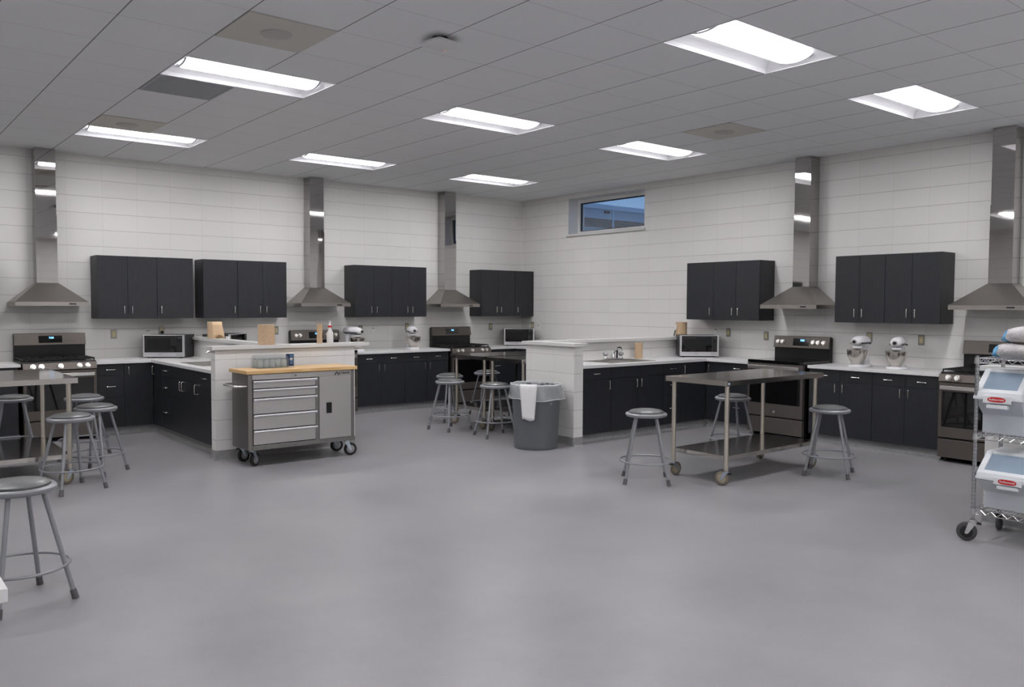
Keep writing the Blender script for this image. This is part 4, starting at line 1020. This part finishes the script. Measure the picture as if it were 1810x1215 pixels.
b = MB(); b.lathe([(.0415, 0), (.0415, .006), (0, .006)], seg=28); b.lathe([(.0, .131), (.0418, .131), (.0418, .138), (0, .139)], seg=28); b.build('rims', M_whitep, t, smooth=True)
def band(z0, z1, a0, a1, m, r=.0409):
    q = MB(); n = 8; A = [rad(a0+(a1-a0)*k/n) for k in range(n+1)]
    for p, s in zip(A, A[1:]): q.poly([(r*math.cos(p), r*math.sin(p), z0), (r*math.cos(s), r*math.sin(s), z0), (r*math.cos(s), r*math.sin(s), z1), (r*math.cos(p), r*math.sin(p), z1)])
    return q.build('label_print', m, c_)
band(.105, .118, 250, 290, M_lblue); band(.08, .09, 246, 292, M_whitep); band(.066, .074, 246, 285, M_whitep); band(.048, .058, 250, 290, M_lblue); band(.034, .038, 250, 285, M_whitep)

# ================================================================ brown towel rolls, bottle and cup on the partition caps
KZ = CZ+.0385
def roll(label, loc, r, h=.205, core=.02, rz=0):
    t = thing('paper_towel_roll', label, 'paper towel roll', loc, rz, 'brown paper towel rolls')
    b = MB(); b.lathe([(core+.002, 0), (r-.002, 0), (r, .002), (r, h-.002), (r-.002, h), (core+.002, h)], seg=40); b.build('paper', M_brown, t, smooth=True)
    b = MB(); b.lathe([(core+.0018, .001), (core+.0018, h-.001), (core, h-.001), (core, .001)], seg=24); b.build('core', M_card, t, smooth=True)
    return t
roll('wide brown paper towel roll near the left end of the left partition cap', (-5.87, -2.868, KZ), .086, .21)
roll('narrow nearly used brown paper towel roll left of the spray bottle', (-5.265, -2.868, KZ), .030, .212, .018)
rl = roll('brown paper towel roll with a loose curling sheet on the long left partition', (-5.72, -.92, KZ), .088, .205)
b = MB(); n = 12; g = []
for j in range(5):
    v = j/4; row = []
    for i in range(n+1):
        u_ = i/n; a = rad(232+u_*84); lift = .001+.10*max(0, u_-.45)**1.6*(1-v)
        r = .0895+lift; z = .003+v*.2
        row.append(b.bm.verts.new((r*math.cos(a), r*math.sin(a), z)))
    g.append(row)
for j in range(4):
    for i in range(n): b.bm.faces.new((g[j][i], g[j][i+1], g[j+1][i+1], g[j+1][i]))
o = b.build('loose_sheet', M_brown2, rl, smooth=True); m_ = o.modifiers.new('thick', 'SOLIDIFY'); m_.thickness = .0012
b = MB(); A = [rad(20+k*14) for k in range(12)]; 
secs = []
for a in A:
    r = .042; x, y = .012+r*math.cos(a), .0+r*math.sin(a)+.0
    secs.append((x, y))
for (xa, za), (xb, zb_) in zip(secs, secs[1:]): b.poly([(xa, -.096, .004+za*0+zb_*0+abs(za)*1.0), (xb, -.096, .004+abs(zb_)), (xb, -.135, .004+abs(zb_)*.8), (xa, -.135, .004+abs(za)*.8)])
o = b.build('curled_end', M_card, rl, smooth=True); m_ = o.modifiers.new('thick', 'SOLIDIFY'); m_.thickness = .0012
roll('brown paper towel roll on the far end of the right partition cap', (-.235, -3.76, KZ), .078, .20)
roll('slim brown paper towel roll standing on the worktop right of the right sink', (-1.33, -3.965, CTZ), .052, .205)
t = thing('spray_bottle', 'white plastic bottle with red collar and white nozzle on the left partition cap', 'bottle', (-5.14, -2.868, KZ))
b = MB(); b.lathe([(0, 0), (.033, 0), (.036, .005), (.036, .105), (.034, .115), (.022, .135), (.018, .15), (.018, .172), (0, .172)], seg=28); b.build('bottle', M_whitep, t, smooth=True)
b = MB(); b.lathe([(.0, .171), (.021, .171), (.021, .192), (0, .192)], seg=24); b.build('collar', M_red, t, smooth=True)
b = MB(); b.lathe([(.016, .192), (.014, .206), (.008, .22), (.008, .226), (.013, .229), (.013, .238), (.007, .243), (0, .243)], seg=18); b.build('nozzle', M_whitep, t, smooth=True)
t = thing('marker_pen', 'white and green marker leaning against the brown roll on the right partition', 'marker', (-.385, -3.765, KZ))
b = MB(); d0, d1 = Vector((-.01, 0, .008)), Vector((.045, 0, .17)); mdl = d0.lerp(d1, .5)
b.cyl(d0, mdl, .009, seg=12); b.build('barrel', mat('dark_green', (28, 70, 52), .4), t, smooth=True)
b = MB(); b.cyl(mdl, d1, .0098, .008, seg=12); b.build('cap', M_whitep, t, smooth=True)
t = thing('paper_cup', 'tiny white cup on the long left partition cap in front of the hidden microwave', 'cup', (-5.70, -1.30, KZ))
b = MB(); b.lathe([(0, 0), (.02, 0), (.026, .03), (.026, .034), (.0245, .033), (.019, .003), (0, .002)], seg=18); b.build('cup', M_whitep, t, smooth=True)

# ================================================================ trash can
t = thing('trash_can', 'round grey plastic trash can lined with a clear bag', 'trash can', (-3.345, -4.275, 0), rad(-35))
b = MB(); hC = .70
b.lathe([(0, .004), (.225, .004), (.238, .0), (.243, .012), (.243, .04), (.268, .60), (.27, .62), (.281, .622), (.283, hC-.004), (.279, hC), (.274, hC-.004), (.262, .60), (.236, .02), (0, .02)], seg=56)
b.build('can_body', M_can, t, smooth=True)
def wob(a, z): return .004*math.sin(a*7+z*30)+.003*math.sin(a*13+z*55)+.002*math.sin(a*23-z*40)
b = MB(); seg = 96; prof = []
rows = []
P2 = [(.255, .50), (.262, .58), (.268, .66), (.274, .708), (.286, .712), (.292, .70), (.294, .66), (.295, .62), (.297, .585), (.299, .555)]
for k, (r, z) in enumerate(P2):
    row = []
    for i in range(seg):
        a = 2*PI*i/seg; f_ = .4 if 3 <= k <= 5 else 1.6
        dz = (.010*math.sin(a*2+1)+.006*math.sin(a*5)) if k >= 8 else (.003*math.sin(a*9) if k in (3, 4) else 0)
        bulge = .025*max(0, math.cos(a-rad(15)))**3 if k >= 6 else 0
        rr = r+max(-.004 if k < 4 else 0, wob(a, z)*f_)+bulge
        row.append(b.bm.verts.new((rr*math.cos(a), rr*math.sin(a), z+dz)))
    rows.append(row)
for A, Bq in zip(rows, rows[1:]):
    for i in range(seg): b.bm.faces.new((A[i], A[(i+1) % seg], Bq[(i+1) % seg], Bq[i]))
b.build('bag_liner', M_liner, t, smooth=2)
# rolled hem of the bag and its gathered rim
b = MB(); b.tube([((.3+max(0, wob(a, .555)*1.6)+.025*max(0, math.cos(a-rad(15)))**3)*math.cos(a), (.3+max(0, wob(a, .555)*1.6)+.025*max(0, math.cos(a-rad(15)))**3)*math.sin(a), .556+.010*math.sin(a*2+1)+.006*math.sin(a*5)) for a in [2*PI*i/96 for i in range(96)]], .003, 5, closed=True)
b.tube([((.282+.003*math.sin(a*11))*math.cos(a), (.282+.003*math.sin(a*11))*math.sin(a), .7135+.003*math.sin(a*9)) for a in [2*PI*i/96 for i in range(96)]], .004, 5, closed=True)
b.build('bag_hem', mat('bag_film_folds', (222, 226, 228), .35), t, smooth=True)
t2 = thing('white_strip', 'white paper strip hanging over the front rim of the trash can', 'paper', (-3.345, -4.275, 0), rad(-35))
b = MB(); g = []; ac = rad(-112)
for j in range(15):
    v = j/14; row = []
    if j < 4: r = [.262, .272, .286, .304][j]; z = [.66, .722, .726, .716][j]
    else: q_ = (j-4)/10; r = .311-.004*q_; z = .70-.36*q_
    hwid = .098-.030*max(0, (j-3)/11)
    for i in range(9):
        s = (i/8-.5)*2; a = ac+s*hwid/.3; rr = r+.005*math.sin(s*5+v*3)+(.004 if i % 2 else 0)
        row.append(b.bm.verts.new((rr*math.cos(a), rr*math.sin(a), z-(.012*math.sin(s*3+.5) if j == 14 else 0))))
    g.append(row)
for j in range(14):
    for i in range(8): b.bm.faces.new((g[j][i], g[j][i+1], g[j+1][i+1], g[j+1][i]))
o = b.build('strip', M_cloth, t2, smooth=2); m_ = o.modifiers.new('thick', 'SOLIDIFY'); m_.thickness = .0015

# ================================================================ wire rack with ingredient bins
RZ = R90; LR, DR = 1.22, .43
t = thing('wire_rack', 'chrome wire shelving on casters at the right edge of the photo', 'shelf', (-3.46, -8.92, 0), RZ)
# local x runs along the shelves (to the right in the photo), local y to the rear
for k, (x, y) in enumerate(((0, 0), (0, DR), (LR, 0), (LR, DR))):
    b = MB(); b.cyl((x, y, .15), (x, y, 1.255), .0125, seg=14); z = .16
    p_ = b.build('post', mat('post_chrome', (178, 180, 182), .25, 1), t, smooth=True)
    b = MB()
    while z < 1.24: b.cyl((x, y, z), (x, y, z+.002), .0131, seg=14); z += .0254
    b.build('grooves', mat('groove_grey', (96, 98, 100), .4, .8), p_)
    caster(t, x, y, .0635, .152, (200, 100, 30, 60)[k], mat('rack_wheel', (66, 66, 67), .5), M_chrome, w=.032, disc=mat('rack_wheel_disc', (28, 28, 29), .5), brake=(k == 0))
for zs_ in (.222, .728, 1.238):
    b = MB(); r1 = .0032; r2_ = .0026; e = .014
    x0_, x1_, ya, yb = e, LR-e, -.002, DR+.002
    for z, r in ((zs_, r1), (zs_-.032, r1)):
        for y in (ya, yb): b.cyl((x0_, y, z), (x1_, y, z), r, seg=6)
        for x in (-.002, LR+.002): b.cyl((x, e, z), (x, DR-e, z), r, seg=6)
    def zig(p0, p1, nz):
        pts = []
        for i in range(nz+1):
            u_ = i/nz; p = Vector(p0).lerp(Vector(p1), u_); p.z = zs_-(.002 if i % 2 else .030); pts.append(p)
        for a_, c_2 in zip(pts, pts[1:]): b.cyl(a_, c_2, r2_, seg=5)
    for y in (ya, yb): zig((x0_, y, 0), (x1_, y, 0), 36)
    for x in (-.002, LR+.002): zig((x, e, 0), (x, DR-e, 0), 14)
    x = .035
    while x < LR-.02: b.cyl((x, 0, zs_-.003), (x, DR, zs_-.003), .0018, seg=4, cap=False); x += .0262
    for y in (DR*.33, DR*.67): b.cyl((x0_, y, zs_-.007), (x1_, y, zs_-.007), .003, seg=5)
    for x in (0, LR):
        for y in (0, DR): b.cyl((x, y, zs_-.036), (x, y, zs_+.004), .0195, .017, seg=14)
    b.build('wire_shelf', M_wire, t)
def bin_(label, x, y, z, w_, dp_, hs, lx0=None):
    t = thing('ingredient_bin', label, 'bin', (-3.46+y, -8.92-x, z), RZ, 'white ingredient bins with clear sloped lids')
    # local: x along front (0..w), y back, profile in (y,z)
    zl = hs*.60; t_ = .012
    def prof(ins): return [(.085+ins, 0), (dp_-ins, 0), (dp_-ins, hs*.72), (.0+ins, hs*.72-.085), (.0+ins, hs*.56), (.085+ins, hs*.34)]
    pr = [(.10, 0), (dp_-.02, 0), (dp_, hs*.62), (0.008, hs*.55), (.008, hs*.53), (.10, hs*.30)]
    b = MB(); tp = .018
    A = [(tp if zz < hs*.31 else .004, yy, zz) for yy, zz in pr]; C = [(w_-(tp if zz < hs*.31 else .004), yy, zz) for yy, zz in pr]
    b.loft([A, C]); bd = b.build('bin_body', M_bin, t, bevel=.008)
    # lip band
    b = slab([(-.004, w_+.004, -.004, dp_+.004)], [(.003, w_-.003, .003, dp_-.003)], hs*.55, hs*.60); b.build('lip', mat('bin_rim', (222, 226, 229), .35), t, bevel=.003)
    # upper frame: low front, sloped, flat back
    yb_ = dp_*.42; z0_ = hs*.60; zf = hs*.66
    outer = [(0, z0_), (dp_, z0_), (dp_, hs), (yb_, hs), (0.004, zf)]
    b = MB()
    # side cheeks and back, as a shell
    for xx in (0, w_):
        s_in = .006 if xx == 0 else -.006
        b.prism(outer, xx, xx+s_in, fn=lambda p, q, zz: (zz, p, q))
    b.box(.006, w_-.006, dp_-.006, dp_, z0_, hs); b.box(.006, w_-.006, yb_, dp_-.006, hs-.006, hs)
    b.hexa([(.006, 0, z0_), (w_-.006, 0, z0_), (w_-.006, .006, z0_), (.006, .006, z0_)], [(.006, .004, zf), (w_-.006, .004, zf), (w_-.006, .010, zf), (.006, .010, zf)])
    # frame round the window
    def sp_(u_, off=0): # along slope
        return (.004+(yb_-.004)*u_, zf+(hs-zf)*u_+off)
    for (xa, xb, u0, u1) in ((.006, w_-.006, 0, .14), (.006, w_-.006, .88, 1), (.006, .04, .14, .88), (w_-.04, w_-.006, .14, .88)):
        ya_, za_ = sp_(u0); yc_, zc_ = sp_(u1)
        b.hexa([(xa, ya_, za_-.005), (xb, ya_, za_-.005), (xb, yc_, zc_-.005), (xa, yc_, zc_-.005)], [(xa, ya_, za_+.003), (xb, ya_, za_+.003), (xb, yc_, zc_+.003), (xa, yc_, zc_+.003)])
    b.build('hood_frame', mat('bin_rim', (222, 226, 229), .35), t, bevel=.002)
    b = MB(); ya_, za_ = sp_(.14); yc_, zc_ = sp_(.88)
    b.hexa([(.04, ya_, za_-.002), (w_-.04, ya_, za_-.002), (w_-.04, yc_, zc_-.002), (.04, yc_, zc_-.002)], [(.04, ya_, za_+.001), (w_-.04, ya_, za_+.001), (w_-.04, yc_, zc_+.001), (.04, yc_, zc_+.001)])
    b.build('clear_lid', M_lid, t)
    cx_ = w_*(.5 if lx0 is None else lx0)
    pl = B('label_plate', mat('bin_rim', (222, 226, 229), .35), t, (cx_-.085, cx_+.085, -.016, -.004, hs*.50, hs*.625), bevel=.004)
    B('latch', mat('bin_rim', (222, 226, 229), .35), t, (cx_-.065, cx_+.065, -.012, .03, hs*.42, hs*.485), bevel=.004)
    b = MB(); zc2 = hs*.5625; n = 28
    E = [(cx_+.055*math.copysign(abs(math.cos(2*PI*k/n))**.62, math.cos(2*PI*k/n)), zc2+.0165*math.copysign(abs(math.sin(2*PI*k/n))**.8, math.sin(2*PI*k/n))) for k in range(n)]
    b.prism(E, -.0175, -.0162, fn=lambda p, q, zz: (p, zz, q)); em = b.build('red_badge', M_red, pl)
    text('Rubbermaid', .0185, M_whitep, em, Matrix.Translation((cx_, -.0178, zc2)) @ FRONT, 'badge_lettering', bold=.0002)
    return t
bin_('white ingredient bin with red badge on the middle shelf of the wire rack', -.012, -.01, .7325, .292, .42, .425, .5)
bin_('large white ingredient bin with red badge on the bottom shelf of the wire rack', .015, -.01, .2265, .46, .42, .375, .43)
def sack(label, x, y, z, ln, wd, th, rz):
    t = thing('flour_sack', label, 'bag', (-3.46+y, -8.92-x, z), RZ+rz, 'white paper sacks with blue ends')
    b = MB(); secs = []; n = 20; rnd = random.Random(int(x*100)+5)
    def sec(u_, w2, t2, zc, sk=0):
        o = []
        for k in range(n):
            a = 2*PI*k/n; cx_ = math.copysign(abs(math.cos(a))**.6, math.cos(a)); cz = math.copysign(abs(math.sin(a))**.8, math.sin(a))
            q_ = .5+.5*math.sin(a*2+u_*9)*math.cos(u_*23+a); o.append((u_+.006*math.sin(a*5+u_*3), cx_*w2/2*(1+.05*math.sin(u_*31/ln+a*4)), zc+cz*t2/2*(1+.12*sk*math.sin(a*3+u_*40)+.08*(rnd.random()-.5)) if cz > -.5 else zc+cz*t2/2))
        return o
    us = [(0, .72, .55), (.03, .8, .75), (.07, .88, .9), (.14, .95, 1.0), (.3, 1, 1.02), (.5, 1, .95), (.7, 1, 1.02), (.86, .95, 1.0), (.93, .88, .9), (.97, .8, .75), (1.0, .72, .55)]
    S = [sec(u_*ln, wd*a_, th*c_, th*c_/2+.001, 1) for u_, a_, c_ in us]
    M_sp = mat('sack_paper', (206, 204, 204), .7)
    if not M_sp.get('done'):
        tcs = N(M_sp, 'ShaderNodeTexCoord'); mps = N(M_sp, 'ShaderNodeMapping'); mps.inputs['Scale'].default_value = (1, .6, 1); nzs = N(M_sp, 'ShaderNodeTexNoise'); nzs.inputs['Scale'].default_value = 13; nzs.inputs['Detail'].default_value = 4; nzs.inputs['Distortion'].default_value = 1.6
        L(M_sp, tcs.outputs['Object'], mps.inputs[0]); L(M_sp, mps.outputs[0], nzs.inputs['Vector']); bump(M_sp, nzs.outputs['Fac'], .9, .03); M_sp['done'] = 1
    b.loft(S[2:9]); b.build('sack', M_sp, t, smooth=2)
    M_sb = mat('sack_blue', (52, 118, 178), .6); noise_mix(M_sb, 22, (30, 84, 146), (110, 176, 218)) if not M_sb.get('done') else None; M_sb['done'] = 1
    b = MB(); b.loft(S[:3]); b.loft(S[8:]); b.build('blue_end', M_sb, t, smooth=2)
    b = MB()
    for k in range(5):
        px = ln*(.14+.16*k); b.tube([(px+j*.022, -wd*.44-.002*j+.0*k, th*(.35+.12*j)) for j in range(4)], .0016, 5)
    b.build('creases', mat('sack_crease', (178, 178, 180), .7), t, smooth=True)
    return t
sack('lower white sack with blue end on top of the wire rack', .055, .19, 1.2425, .52, .32, .095, rad(3))
sack('upper white sack with blue end lying on the lower sack', .115, .22, 1.3445, .5, .32, .10, rad(-4))
